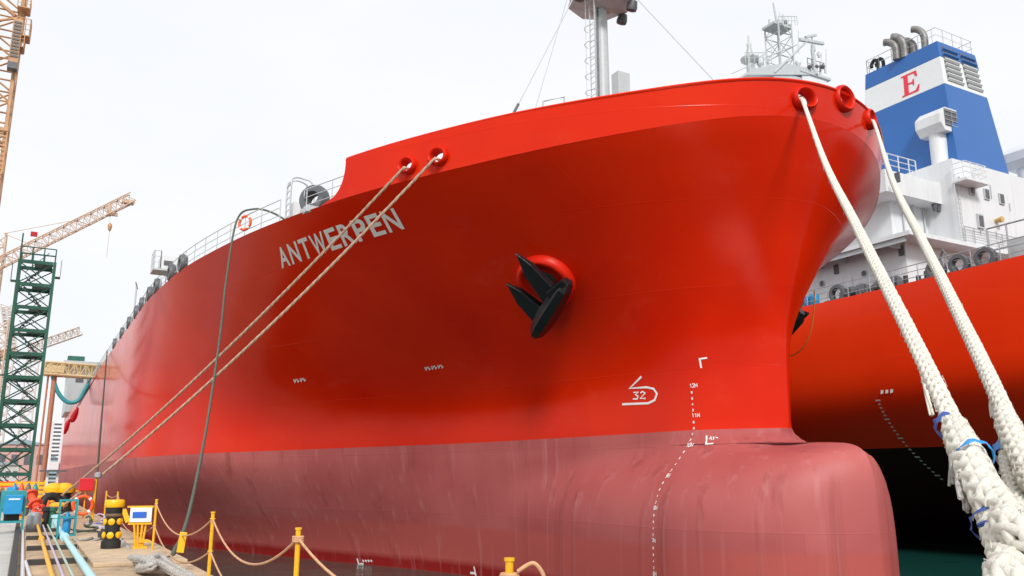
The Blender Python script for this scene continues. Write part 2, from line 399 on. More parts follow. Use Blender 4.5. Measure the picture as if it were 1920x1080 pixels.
# ================================================================== the red ship
ship = thing('tanker_ship', 'large red ship with white name on its bow, moored at the quay', 'ship', (XC, 20, -2.6))
def hull_grid(levels, NU=96):
    vs_, fs = [], []; W = 2 * NU + 1
    for h in levels:
        ys = y0(h)
        for i in range(-NU, NU + 1):
            u = abs(i) / NU; y = ys + (YEND - ys) * u ** 2.6
            b = 0 if i == 0 else max(0, hb(y, h))
            vs_.append((XC + (b if i > 0 else -b), y, EYE + h + dz(y, h)))
    for j in range(len(levels) - 1):
        for i in range(W - 1): fs.append((j * W + i, j * W + i + 1, (j + 1) * W + i + 1, (j + 1) * W + i))
        fs.append((j * W + W - 1, j * W, (j + 1) * W, (j + 1) * W + W - 1))
    return MB().add(vs_, fs)
top_levels = [BT + (10 - BT) * i / 40 for i in range(41)]
bot_levels = [-8, -7, -6.6, -6.2] + [-5.8 + .4 * i for i in range(14)] + [-.2 + .12 * i for i in range(6)] + [.5 + .035 * i for i in range(24)] + [1.36, 1.45, BT]
hull_grid(top_levels).build('topside_plating', M_top, ship, smooth=.7)
hull_grid(bot_levels).build('bottom_plating', M_bot, ship, smooth=3)['label'] = 'faded pinkish antifouling bottom with bulbous bow'
# deck cap
NU = 60; vs_ = []; fs = []
for i in range(NU + 1):
    y = 17.9 + (YEND - 17.9) * (i / NU) ** 2.2; b = max(.05, hb(y, 10) - .14); z = EYE + 9.975 + sheer(y)
    vs_ += [(XC - b, y, z), (XC + b, y, z)]
for i in range(NU): fs.append((2 * i, 2 * i + 1, 2 * i + 3, 2 * i + 2))
MB().add(vs_, fs).build('deck', M_deck, ship)
# bulwark with real openings
def bw_h(y): return pchip([17, 19, 25, 29.2, 29.32, 29.55, 29.95, 30.7], [1.14, 1.18, 1.4, 1.42, 1.0, .55, .2, .02])(y)
BYS = [y for y in [y0(10) + (YEND - y0(10)) * (i / 96) ** 2.6 for i in range(97)] if y < 29.1] + [29.2] + [29.24, 29.28, 29.32, 29.38, 29.46, 29.55, 29.7, 29.95, 30.3, 30.7]
def bw_pt(i, inset):
    def pl(j):
        y = BYS[min(abs(j), len(BYS) - 1)]; return Vector((XC + (-1 if j < 0 else 1) * (max(0, hb(y, 10)) if j else 0), y, 0))
    a, b = pl(i - 1) if i > 1 - len(BYS) else pl(i), pl(i + 1) if i < len(BYS) - 1 else pl(i)
    d = (b - a).normalized(); n_ = Vector((d.y, -d.x, 0))
    return pl(i) - n_ * inset, n_
vs_, fs = [], []; K = len(BYS) - 1
for i in range(-K, K + 1):
    y = BYS[abs(i)]; zb = EYE + 10 + sheer(y) - .004
    for ins, zz in ((-.003, 0), (-.003 - .22 * bw_h(y) / 1.42, bw_h(y)), (.10 - .22 * bw_h(y) / 1.42, bw_h(y)), (.10, 0)):
        p, _ = bw_pt(i, ins); vs_.append((p.x, p.y, zb + zz))
for i in range(2 * K):
    for k in range(4): fs.append((4 * i + k, 4 * i + (k + 1) % 4, 4 * i + 4 + (k + 1) % 4, 4 * i + 4 + k))
fs += [(0, 1, 2, 3), tuple(8 * K + k for k in (3, 2, 1, 0))]
bul = MB().add(vs_, fs).build('bulwark', M_top, ship, smooth=.7)
chocks = []
for (px, py, ri, ro, ov) in ((768, 313, .25, .36, .86), (825, 296, .26, .38, .86), (1503, 188, .34, .47, .8), (1575, 188, .34, .48, .95), (1622, 226, .27, .38, .95)):
    p = hull_hit(px, py); n_ = hull_n(Vector((p.x, p.y, EYE + 9.99 + sheer(p.y)))); n_.z = 0; n_.normalize()
    zax = n_; xax = Vector((0, 0, 1)).cross(zax).normalized(); yax = zax.cross(xax)
    M = Matrix((xax, yax, zax)).transposed().to_4x4(); p = p + n_ * .13; M.translation = p; chocks.append((p, n_, M))
    cut = MB().lathe([(ri, -.7), (ri, .7)], 28, M, ov).build('cut', M_top)
    md = bul.modifiers.new('b', 'BOOLEAN'); md.object = cut; md.operation = 'DIFFERENCE'; md.solver = 'EXACT'
    dg = bpy.context.evaluated_depsgraph_get(); me = bpy.data.meshes.new_from_object(bul.evaluated_get(dg)); bul.modifiers.clear(); bul.data = me
    bpy.data.objects.remove(cut)
    MB().lathe([(ri - .012, -.26), (ri - .012, .09), (ri + .02, .14), ((ri + ro) / 2, .165), (ro - .01, .12), (ro + .015, .004), (ri + .03, -.26)], 32, M, ov, closed=True).build('mooring_chock', M_redgloss, ship, smooth=.9)
bul.data.materials.clear(); bul.data.materials.append(M_top)
ring_n = [(bw_pt(i, 0)) for i in range(-K, K + 1)]                # plan points and their normals, for clean shading round the openings
def plan_n(co):
    best = min(range(len(ring_n) - 1), key=lambda k: ((ring_n[k][0] + ring_n[k + 1][0]) / 2 - Vector((co.x, co.y, 0))).length)
    p0_, p1_ = ring_n[best][0], ring_n[best + 1][0]; d = p1_ - p0_; t = max(0, min(1, (Vector((co.x, co.y, 0)) - p0_).dot(d) / max(1e-9, d.length_squared)))
    n_ = ring_n[best][1].lerp(ring_n[best + 1][1], t).normalized(); return Vector((n_.x, n_.y, -.155)).normalized()
me = bul.data; cache = {}; nrm = []
for f in me.polygons: f.use_smooth = True
for f in me.polygons:
    fn_ = f.normal.copy()
    for li in f.loop_indices:
        vi = me.loops[li].vertex_index
        if vi not in cache: cache[vi] = plan_n(me.vertices[vi].co)
        k = fn_.dot(cache[vi]); nrm.append(cache[vi] if k > .8 else -cache[vi] if k < -.8 else fn_)
me.normals_split_custom_set([tuple(v) for v in nrm])
# rub strip along the top edge
for sgn in (-1, 1):
    pts = []
    for i in range(0, K - 8):
        p, _ = bw_pt(sgn * i if i else 0, .045 - .22); y = BYS[i]; pts.append((p.x, p.y, EYE + 10 + sheer(y) + bw_h(y) + .01))
    MB().tube(pts, .055, 6).build('bulwark_capping', M_top, ship, smooth=1)

# ---- name, marks
GLY = {'A': [[(0, 0), (.5, 1), (1, 0)], [(.2, .34), (.8, .34)]], 'N': [[(0, 0), (0, 1), (1, 0), (1, 1)]], 'T': [[(0, 1), (1, 1)], [(.5, 0), (.5, 1)]],
       'W': [[(0, 1), (.25, 0), (.5, 1), (.75, 0), (1, 1)]], 'E': [[(1, 1), (0, 1), (0, 0), (1, 0)], [(0, .52), (.82, .52)]],
       'R': [[(0, 0), (0, 1), (.8, 1), (1, .88), (1, .62), (.8, .5), (0, .5)], [(.5, .5), (1, 0)]], 'P': [[(0, 0), (0, 1), (.8, 1), (1, .86), (1, .62), (.8, .48), (0, .48)]],
       'M': [[(0, 0), (0, 1), (.5, .3), (1, 1), (1, 0)]], '1': [[(.25, .75), (.55, 1), (.55, 0)]], '2': [[(0, .8), (.25, 1), (.75, 1), (1, .8), (1, .6), (0, 0), (1, 0)]],
       '3': [[(0, 1), (1, 1), (.45, .58), (.8, .55), (1, .35), (.85, .08), (.5, 0), (0, .1)]], '4': [[(.75, 0), (.75, 1), (0, .3), (1, .3)]],
       '0': [[(.3, 0), (0, .25), (0, .75), (.3, 1), (.7, 1), (1, .75), (1, .25), (.7, 0), (.3, 0)]], '6': [[(.9, 1), (.3, .9), (0, .4), (.2, 0), (.8, 0), (1, .3), (.8, .55), (.1, .5)]],
       '7': [[(0, 1), (1, 1), (.4, 0)]], '8': [[(.3, .5), (0, .75), (.3, 1), (.7, 1), (1, .75), (.7, .5), (.3, .5), (0, .25), (.3, 0), (.7, 0), (1, .25), (.7, .5)]],
       '9': [[(.1, 0), (.7, .1), (1, .6), (.8, 1), (.2, 1), (0, .7), (.2, .45), (.9, .5)]]}
def strokes2d(lines, wd):
    """list of quads (2D) for polylines with mitre-free overlapping joints kept as one strip each"""
    out_ = []
    for ln in lines:
        L_, R_ = [], []
        for i, p in enumerate(ln):
            p = Vector(p)
            a = (p - Vector(ln[i - 1])).normalized() if i else None; b = (Vector(ln[i + 1]) - p).normalized() if i < len(ln) - 1 else None
            if a is None: a = b
            if b is None: b = a
            na, nb = Vector((-a.y, a.x)), Vector((-b.y, b.x)); mm = (na + nb)
            mm = mm.normalized() / max(.62, mm.normalized().dot(na)) if mm.length > .05 else na
            L_.append(p + mm * wd / 2); R_.append(p - mm * wd / 2)
        out_.append((L_, R_))
    return out_
def paint(name, lines, wd, fmap, parent, m_=M_white, sub=3):
    """painted stroke figure; fmap(u, v) gives the point on the plating"""
    mb = MB()
    for L_, R_ in strokes2d(lines, wd):
        for i in range(len(L_) - 1):
            for k in range(sub):
                t0, t1 = k / sub, (k + 1) / sub
                q = [L_[i].lerp(L_[i + 1], t0), R_[i].lerp(R_[i + 1], t0), R_[i].lerp(R_[i + 1], t1), L_[i].lerp(L_[i + 1], t1)]
                mb.add([fmap(*p) for p in q], [(0, 1, 2, 3)])
    o = mb.build(name, m_, parent); return o
def quadmap(a, b, c, d, side=-1, off=.014):
    """bilinear map of the unit square to (y, z) on the plating: a bottom-left, b bottom-right, c top-right, d top-left"""
    def f(u, v):
        p = a.lerp(b, u).lerp(d.lerp(c, u), v); return skin(p.y, p.z, off, side)
    return f
nm = [hull_hit(*q) for q in ((529, 503), (765, 427), (743, 388), (518, 466))]
NAME = 'ANTWERPEN'; adv = [1.0, 1.0, .95, 1.25, .95, 1.0, .98, .95, 1.0]; tot = sum(adv); acc = 0
fm = quadmap(*nm)
def glyph(ch, bold):
    """outline glyph as triangles in the unit square"""
    cu = bpy.data.curves.new('g', 'FONT'); cu.body = ch; cu.offset = bold; cu.resolution_u = 4; o = bpy.data.objects.new('g', cu); col.objects.link(o)
    me = bpy.data.meshes.new_from_object(o.evaluated_get(bpy.context.evaluated_depsgraph_get())); bm = bmesh.new(); bm.from_mesh(me)
    bmesh.ops.triangulate(bm, faces=bm.faces); bmesh.ops.subdivide_edges(bm, edges=[e for e in bm.edges if e.calc_length() > .2], cuts=2, use_grid_fill=True)
    bmesh.ops.triangulate(bm, faces=bm.faces); bm.verts.ensure_lookup_table(); bm.verts.index_update()
    xs = [v.co.x for v in bm.verts]; ys = [v.co.y for v in bm.verts]; x0, x1, y0_, y1 = min(xs), max(xs), min(ys), max(ys)
    vv = [((v.co.x - x0) / (x1 - x0), (v.co.y - y0_) / (y1 - y0_)) for v in bm.verts]; ff = [tuple(v.index for v in f.verts) for f in bm.faces]
    bm.free(); bpy.data.objects.remove(o); bpy.data.curves.remove(cu); bpy.data.meshes.remove(me); return vv, ff
GL = {c: glyph(c, .022) for c in set(NAME)}
for k, ch in enumerate(NAME):
    u0, u1 = acc / tot, (acc + adv[k] - .17) / tot; acc += adv[k]; vv, ff = GL[ch]
    MB().add([fm(u0 + (u1 - u0) * x, y) for x, y in vv], ff).build('name_letter', M_white, ship)
# draft figures at the fore marks, one figure per metre, a dash every 0.2 m
MY = 22.45
def small_text(txt, y, z, hgt, wd=.2, side=-1, gap=1.15, name='draft_figure', adv_=.75):
    sgn = -1 if side < 0 else 1                                  # text runs towards the bow on this side
    mbl = []
    for i, ch in enumerate(txt): mbl += [[((x * .62 + i * adv_) * 1.0, v) for x, v in ln] for ln in GLY[ch]]
    return paint(name, mbl, wd, lambda a, b: skin(y - a * hgt, z + b * hgt, .014, side), ship, sub=1)
for i, tx in enumerate(('12M', '11M', '10M', '9M', '8M', '7M', '6M')):
    z = EYE + 2.95 - i
    small_text(tx, MY, z, .12, .22)
    for k in range(1, 5): small_text('8642'[k - 1], MY - .03, z - .2 * k, .065, .36)
# bulb symbol with 32, corner marks, tug marks and small words
def pxpaint(name, lines, wpx, sub=4):
    """marks measured on the photograph, laid on the plating in its own (y, z)"""
    c = hull_hit(*lines[0][0])
    yz = [[(lambda p: (p.y, p.z))(hull_hit(*q)) for q in ln] for ln in lines]
    sc = (hull_hit(lines[0][0][0] + 10, lines[0][0][1]) - c).length / 10
    return paint(name, yz, wpx * sc, lambda a, b: skin(a, b, .014), ship, sub=sub)
pxpaint('bulb_symbol', [[(1203, 706), (1181, 728), (1213, 726), (1226, 729), (1232, 738), (1228, 750), (1216, 756), (1167, 758)]], 3.2)
pxpaint('bulb_number', [[(1188, 736), (1197, 735), (1192, 740), (1197, 743), (1195, 748), (1187, 748)], [(1201, 737), (1205, 734), (1210, 737), (1201, 747), (1211, 747)]], 2.0, 1)
pxpaint('corner_mark', [[(1315, 690), (1312, 673), (1326, 671)]], 3)
pxpaint('corner_mark', [[(1325, 817), (1324, 833), (1338, 832)]], 2.4)
pxpaint('frame_number', [[(1330, 824), (1333, 819), (1334, 825)], [(1338, 819), (1338, 825)], [(1342, 820), (1346, 822)]], 1.6, 1)
for base in ((551, 714), (797, 691)):
    for j in range(4 if base[0] < 600 else 6):
        x, y = base[0] + j * 6, base[1] - j * .9
        pxpaint('tug_mark', [[(x, y - 3), (x + 2, y + 3), (x + 4, y - 3 + (j % 2) * 3)]], 1.7, 1)
pxpaint('waterline_mark', [[(670, 1047), (676, 1075)], [(673, 1058), (682, 1057)]], 2.2)
pxpaint('waterline_mark', [[(889, 1062), (893, 1080)], [(882, 1074), (892, 1075)]], 2.4)
for j in range(4): pxpaint('waterline_figure', [[(680 + 5 * j, 1050), (683 + 5 * j, 1053)]], 2.2, 1)

# ---- anchors: bolster on the plating, black stockless anchor drawn up to it
ac = hull_hit(1026, 522); an = hull_n(ac)
def on_plane(px, py, off):
    d = ray(px, py); o = Vector((0, 0, EYE)); c = ac + an * off; return o + d * ((c - o).dot(an) / d.dot(an))
def mirror(mb):
    q = MB(); q.v = [(2 * XC - x, y, z) for x, y, z in mb.v]; q.f = list(mb.f); return q
bol = MB(); bolc = on_plane(1024, 528, 0); BM = axis_M(bolc, an)
rb_ = (on_plane(1078, 528, 0) - on_plane(970, 528, 0)).length / 2
bol.lathe([(rb_ * 1.06, -.35), (rb_ * 1.0, .02), (rb_ * .95, .20), (rb_ * .88, .29), (rb_ * .80, .30), (rb_ * .74, .25), (rb_ * .60, .04), (rb_ * .40, -.02)], 40, BM)
pipe = MB().lathe([(rb_ * .36, -.1), (rb_ * .36, .05), (rb_ * .30, .055), (rb_ * .28, .0)], 24, BM)
def blade(tip, base_a, base_b, off0, off1, th):
    a, b = on_plane(*base_a, off0), on_plane(*base_b, off0); t = on_plane(*tip, off1); n_ = an * th
    mid_a, mid_b = a.lerp(t, .6), b.lerp(t, .6); g = (mid_a - mid_b) * .38; mid_a += g; mid_b -= g
    return MB().add([a, b, mid_b, t, mid_a] + [a + n_, b + n_, mid_b + n_ * .75, t + n_ * .3, mid_a + n_ * .75],
                    [(0, 1, 2, 3, 4), (9, 8, 7, 6, 5)] + [(i, (i + 1) % 5, 5 + (i + 1) % 5, 5 + i) for i in range(5)])
fl1 = blade((968, 473), (1040, 531), (1024, 560), .5, .42, .30)
fl2 = blade((950, 529), (1024, 573), (1012, 603), .5, .42, .30)
crown = MB(); c0, c1 = on_plane(1065, 527, .62), on_plane(1006, 624, .62); dx_ = (c1 - c0).normalized(); sd_ = dx_.cross(an).normalized()
sect = [(-.30, -.16), (-.36, .18), (-.14, .52), (.16, .52), (.36, .16), (.30, -.16)]; rows = []
for t, k in ((-.02, .45), (.08, .85), (.3, 1.0), (.55, 1.12), (.8, 1.0), (.95, .8), (1.03, .5)):
    rows.append([c0.lerp(c1, t) + (sd_ * a + an * b) * k for a, b in sect])
crown.add([p for r_ in rows for p in r_], [(i * 6 + k, i * 6 + (k + 1) % 6, i * 6 + 6 + (k + 1) % 6, i * 6 + 6 + k) for i in range(6) for k in range(6)] + [tuple(range(6)), tuple(range(36, 42))])
cheek = MB().add([on_plane(1022, 548, .50), on_plane(1055, 521, .50), on_plane(1066, 530, .55), on_plane(1034, 572, .60)] + [on_plane(1024, 550, .98), on_plane(1052, 526, .98), on_plane(1061, 533, .98), on_plane(1034, 568, 1.02)],
                 [(3, 2, 1, 0), (4, 5, 6, 7)] + [(i, (i + 1) % 4, 4 + (i + 1) % 4, 4 + i) for i in range(4)])
shank = MB().box((bolc + on_plane(1036, 556, .6)) / 2, (.34, .30, (bolc - on_plane(1036, 556, .6)).length + .5), (on_plane(1036, 556, .6) - bolc).to_track_quat('Z', 'Y').to_matrix())
for mir in (False, True):
    g = mirror if mir else (lambda q: q)
    bo = g(bol).build('anchor_bolster', M_redgloss, ship, smooth=.8); g(pipe).build('hawse_pipe', M_dgrey, bo, smooth=.8)
    a_ = thing('anchor', 'black stockless anchor housed on the red bow facing the quay' if not mir else 'black anchor mostly hidden behind the red stem', 'anchor', (2 * XC - bolc.x if mir else bolc.x, bolc.y, bolc.z), 'bow anchors')
    for q, nn in ((fl1, 'fluke'), (fl2, 'fluke'), (crown, 'crown'), (cheek, 'crown_cheek'), (shank, 'shank')):
        g(q).build(nn, M_black, a_, bevel=.03)

# ---- deck edge railings and gear
def deck_edge(y, inset=.15, side=-1): return Vector((XC + side * (hb(y, 10) - inset), y, EYE + 9.98 + sheer(y)))
railing([deck_edge(29.0, .05) + Vector((0, 0, .5))] + [deck_edge(29.6 + .6 * i) for i in range(5)] , 'deck_railing', M_grey, ship, step=1.6)
railing([deck_edge(33.6 + 1.5 * i) for i in range(30)], 'deck_railing', M_grey, ship, step=1.5)
railing([deck_edge(78 + 4 * i) for i in range(20)], 'deck_railing', M_grey, ship, step=2)
# roller fairlead, ladder hood, access hoop
p = deck_edge(31.9, .5); rf = thing('mooring_fairlead', 'grey round roller fairlead on deck beside the bulwark step', 'fairlead', p)
MB().lathe([(.30, -.25), (.55, -.25), (.62, -.1), (.62, .1), (.55, .25), (.30, .25)], 24, axis_M(p + Vector((0, 0, .62)), Vector((-.75, -.66, .12))), closed=True).build('ring', M_dgrey, rf, smooth=.8)
MB().box(p + Vector((0, 0, .1)), (.9, 1.0, .26)).build('base', M_grey, rf, bevel=.03)
p = deck_edge(33.4, .35); al = thing('access_ladder', 'grey ladder hoop and step box at the ship side rail', 'ladder', p)
q = MB()
for o_ in (-.32, .32):
    b0 = p + Vector((0, o_, 0)); q.tube(spline([b0, b0 + Vector((0, 0, 1.5)), b0 + Vector((.1, -o_ * .2, 1.85)), b0 + Vector((.5, -o_ * .4, 1.9)), b0 + Vector((.9, 0, 1.6)), b0 + Vector((1, 0, 0))], 5), .035, 6)
q.cyl(p + Vector((0, -.3, 1.6)), p + Vector((0, .3, 1.6)), .03); q.build('hoop', M_grey, al)
q = MB()
for i in range(5): q.cyl(p + Vector((0, -.32, .25 + .27 * i)), p + Vector((0, .32, .25 + .27 * i)), .018, n=5)
q.build('rung', M_grey, al)
MB().box(p + Vector((.45, 0, .45)), (.6, .5, .86)).build('step_box', M_house, al, bevel=.02)
# dark chocks along the deck edge
for i, yy in enumerate((44.2, 46.6, 50.5, 53.0, 56.5, 59.5, 64.0, 69.0, 75.0)):
    p = deck_edge(yy, .1); d_ = (deck_edge(yy + .5, .1) - p).normalized(); n_ = Vector((-d_.y, d_.x, 0)).normalized()
    MB().lathe([(.22, -.16), (.42, -.16), (.48, 0), (.42, .16), (.22, .16)], 14, axis_M(p + Vector((0, 0, .42)), n_), 1.0, closed=True).build('deck_chock', M_dgrey, ship, smooth=.8)
# lookout box on posts
YL = 47.0; xa, xb, zb, zt = P(287, 506, Y=YL).x, P(345, 506, Y=YL).x, P(316, 508, Y=YL).z, P(316, 480, Y=YL).z
lk = thing('lookout_cabin', 'small pale grey box platform on posts above the ship rail', 'platform', (xb, YL, EYE + 10))
for a_ in (.55, .95):
    for b_ in (.1, 1.1): MB().cyl((xa + (xb - xa) * a_ + .55, YL + b_, EYE + 9.95), (xa + (xb - xa) * a_, YL + b_, zb), .07).build('post', M_grey, lk)
MB().bx(xa, xb, YL, YL + 1.3, zb, zb + .1).build('floor', M_grey, lk)
MB().bx(xa + .35, xb, YL + .05, YL + 1.2, zb + .1, zt).build('side_panel', M_house, lk)
railing([(xa + .02, YL + 1.2, zb + .1), (xa + .02, YL + .02, zb + .1), (xa + .34, YL + .02, zb + .1)], 'railing', M_grey, lk, h=.95, rails=3, step=.3)
MB().bx(xa + .5, xa + .95, YL + .02, YL + .048, zb + .3, zb + .55).build('nameplate', M_dgrey, lk)
# thin T-shaped light mast farther aft
p = P(248, 620, X=6.0); tm = thing('light_mast', 'thin grey T-shaped light mast at the ship side far aft', 'mast', (p.x, p.y, EYE + 10))
zt = P(248, 549, X=6.0).z
MB().cyl((p.x, p.y, EYE + 9.9), (p.x, p.y, zt), .07).build('pole', M_grey, tm)
MB().cyl((p.x - .2, p.y - 1.3, zt), (p.x + .2, p.y + 1.3, zt), .05).build('crossbar', M_grey, tm)
# aft deckhouse
ah = thing('aft_deckhouse', 'pale grey deckhouse at the far stern of the red ship', 'deckhouse', (20, 158, EYE + 10))
MB().bx(4.6, 38.5, 152, 168, EYE + 9.9, EYE + 17.4).build('wall', M_grey, ah)
MB().bx(3.6, 39.5, 150.5, 169, EYE + 17.4, EYE + 17.8).build('roof', M_grey, ah)
MB().bx(4.2, 6.6, 152.6, 156, EYE + 17.8, EYE + 18.8).build('locker', M_green, ah)
for i in range(5): MB().bx(5.6 + 1.6 * i, 6.7 + 1.6 * i, 151.9, 152.05, EYE + 14.6, EYE + 15.6).build('window', M_dgrey, ah)

# ---- foremast
fx, fy = XC, 30.0; fb = EYE + 10 + sheer(fy); fmst = thing('foremast', 'grey round foremast with lamp platform above the bow', 'mast', (fx, fy, fb - .1))
zpl = P(1130, 18, Y=fy).z
MB().cyl((fx, fy, fb - .1), (fx, fy, zpl + 5), .36, .26, 20).build('pole', M_grey, fmst, smooth=1)
MB().lathe([(.5, -.35), (1.55, 0), (1.6, .08), (.3, .1)], 8, Matrix.Translation((fx, fy, zpl + .25))).build('platform', M_grey, fmst)
railing([(fx + 1.5 * math.cos(t * math.pi / 4), fy + 1.5 * math.sin(t * math.pi / 4), zpl + .33) for t in range(9)], 'platform_railing', M_grey, fmst, step=1.0)
for a, b in ((-1.5, -.4), (1.15, -.9), (-.5, -1.3), (1.45, .3)):
    MB().lathe([(.05, .35), (.2, .3), (.26, 0), (.24, -.15), (.1, -.2)], 14, axis_M((fx + a, fy + b, zpl - .05), (.1, -.3, 1))).build('lamp', M_dgrey, fmst, smooth=.8)
q = MB(); lx = fx - .72
for o_ in (-.2, .2): q.cyl((lx, fy - .3 + o_, fb - .1), (lx, fy - .3 + o_, zpl + .2), .03, n=5)
q.build('ladder_rail', M_grey, fmst)
q = MB(); z = fb
while z < zpl: q.cyl((lx, fy - .5, z), (lx, fy - .1, z), .016, n=4); z += .3
q.build('ladder_rung', M_grey, fmst)
q = MB(); z = fb + 2.2
while z < zpl:
    q.tube([(lx + (.0 if abs(t) == 4 else -.0) + .38 * math.cos(math.pi / 2 + t * math.pi / 8 + math.pi / 2), fy - .3 + .38 * math.sin(math.pi / 2 + t * math.pi / 8 + math.pi / 2), z) for t in range(-4, 5)], .016, 4); z += .8
for t in (-3, 0, 3): q.cyl((lx + .38 * math.cos(math.pi + t * math.pi / 8), fy - .3 + .38 * math.sin(math.pi + t * math.pi / 8), fb + 2.2), (lx + .38 * math.cos(math.pi + t * math.pi / 8), fy - .3 + .38 * math.sin(math.pi + t * math.pi / 8), zpl), .012, n=4)
q.build('ladder_cage', M_grey, fmst)
MB().cyl((fx - .34, fy - .12, fb), (fx - .30, fy - .12, zpl), .04, n=6).build('cable_pipe', M_dgrey, fmst)
ptop = Vector((fx, fy, zpl + .6))
def stay(px, py, Y, topoff):
    e = P(px, py, Y=Y); e.z -= .9
    MB().cyl(ptop + Vector(topoff), e, .022, n=5).build('stay', M_grey, fmst)
    return e
e = stay(944, 206, 25.6, (-1.4, -.3, 0)); d_ = (ptop + Vector((-1.4, -.3, 0)) - e).normalized(); MB().cyl(e + d_ * .9, e + d_ * 2.0, .055).build('turnbuckle', M_dgrey, fmst)
stay(996, 194, 31, (-1.5, .5, 0)); e = P(1352, 140, Y=22.6); e.z -= .6
MB().cyl(P(1185, -12, Y=29), e, .022, n=5).build('stay', M_grey, fmst)
MB().cyl(ptop, P(1185, -12, Y=29), .03, n=5).build('stay_bracket', M_grey, fmst)
p = P(1165, 150, Y=28.4); MB().bx(p.x - .32, p.x + .32, 28.2, 28.7, fb, p.z + .3).build('winch_locker', M_grey, ship)
p0, p1 = P(1018, 190, Y=26.5), P(1058, 182, Y=26.5); MB().tube([p0 - Vector((0, 0, 1.2)), p0, p1, p1 - Vector((0, 0, 1.2))], .04, 6).build('hatch_hoop', M_grey, ship)

# ================================================================== the second ship
X2 = 40.0
s2 = thing('gas_tanker', 'second red ship with white deckhouse and blue funnel behind the red bow', 'ship', (X2 + 16, 30, -2.6))
def x2_side(y, h):
    tuck = max(0, (5.2 - h)) / 5.2; k = ss(70, 14, y)
    return X2 + (5.0 * tuck ** 1.9 * (k * 1.15 + .06) + .5 * max(0, (16 - y) / 10) ** 2 * 6) * 1.0
def hull2(levels):
    ys = [3 + 1.5 * i for i in range(20)] + [33 + 5 * i for i in range(12)] + [100, 130, 160]; vs_, fs = [], []; W = len(ys) * 2
    for h in levels:
        r_ = [Vector((min(x2_side(y, h), X2 + 15.8), y, EYE + h + (.25 * ss(34, 16, y) if h > 9 else 0))) for y in ys]
        vs_ += r_ + [Vector((2 * (X2 + 16) - p.x, p.y, p.z)) for p in reversed(r_)]
    for j in range(len(levels) - 1):
        for i in range(W): fs.append((j * W + i, j * W + (i + 1) % W, (j + 1) * W + (i + 1) % W, (j + 1) * W + i))
    return MB().add(vs_, fs), vs_[-W:]
hull2([BT + (10 - BT) * i / 10 for i in range(11)])[0].build('topside_plating', M_top2, s2, smooth=.7)
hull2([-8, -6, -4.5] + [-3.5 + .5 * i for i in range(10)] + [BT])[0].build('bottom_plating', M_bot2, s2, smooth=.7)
MB().add([(X2 + .3, 4, EYE + 9.97), (X2 + 31.7, 4, EYE + 9.97), (X2 + 31.7, 160, EYE + 9.97), (X2 + .3, 160, EYE + 9.97)], [(0, 1, 2, 3)]).build('deck', M_deck, s2)
H = EYE
MB().bx(43.2, 70, 30.6, 60, H + 9.9, H + 13.25).build('lower_house_wall', M_house, s2)
MB().bx(41.9, 72, 29.3, 62, H + 13.25, H + 13.5).build('deck_slab', M_house, s2)
MB().bx(42.02, 42.12, 29.7, 62, H + 12.95, H + 13.247).build('deck_edge_beam', M_grey, s2)
q = MB()
for i in range(16): q.bx(42.1, 43.197, 30.8 + 1.9 * i, 30.9 + 1.9 * i, H + 12.9, H + 13.246)
q.build('deck_bracket', M_grey, s2)
MB().bx(43.6, 47.0, 31.6, 58, H + 13.5, H + 16.15).build('upper_house_wall', M_house, s2)
MB().bx(41.9, 47.0, 30.5, 58, H + 16.15, H + 17.5).build('funnel_deck_block', M_house, s2)
MB().bx(47.0, 66, 29.55, 50, H + 13.5, H + 18.8).build('casing_block', M_house, s2)
for (a, b, c, d, e, f_) in ((43.55, 43.597, 36.4, 37.3, 13.7, 15.6), (43.55, 43.597, 39.5, 40.4, 13.7, 15.6), (43.15, 43.197, 34.4, 35.2, 10.1, 12.1)):
    dr = MB().bx(a, b, c, d, H + e, H + f_).build('door', M_house, s2, bevel=.015); MB().bx(a - .04, a - .001, c + .1, c + .16, H + e + .8, H + e + 1.1).build('handle', M_dgrey, dr)
for (px, py) in ((1838, 415),):
    p = P(px, py, Y=29.5); wf = MB().bx(p.x - .3, p.x + .3, 29.43, 29.547, p.z - .45, p.z + .45).build('window', M_grey, s2); MB().bx(p.x - .2, p.x + .2, 29.40, 29.428, p.z - .34, p.z + .34).build('pane', M_dgrey, wf)
for (px, py, X) in ((1683, 333, 41.87), (1690, 470, 43.17), (1568, 505, 43.17)):
    p = P(px, py, X=X); MB().bx(p.x - .06, p.x + .02, p.y - .16, p.y + .16, p.z - .3, p.z + .3).build('wall_lamp', M_dgrey, s2)
p = P(1868, 414, Y=29.5); MB().cyl((p.x, 29.56, p.z), (p.x, 29.1, p.z), .13, .2).build('deck_horn', mat('brass_horn', (.55, .36, .12), .4), s2)
for i, px in enumerate((1745, 1752)):
    p = P(px, 373, Y=30.9); MB().cyl((p.x, 30.7, H + 16.149), (p.x, 30.7, H + 15.7), .18, .1).build('ceiling_lamp', M_dgrey, s2)
q = MB()
for i in range(3): q.cyl((44.6 + 1.0 * i, 31.5, H + 13.5), (44.6 + 1.0 * i, 31.5, H + 16.15), .05, n=6)
q.build('wall_pipe', M_grey, s2)
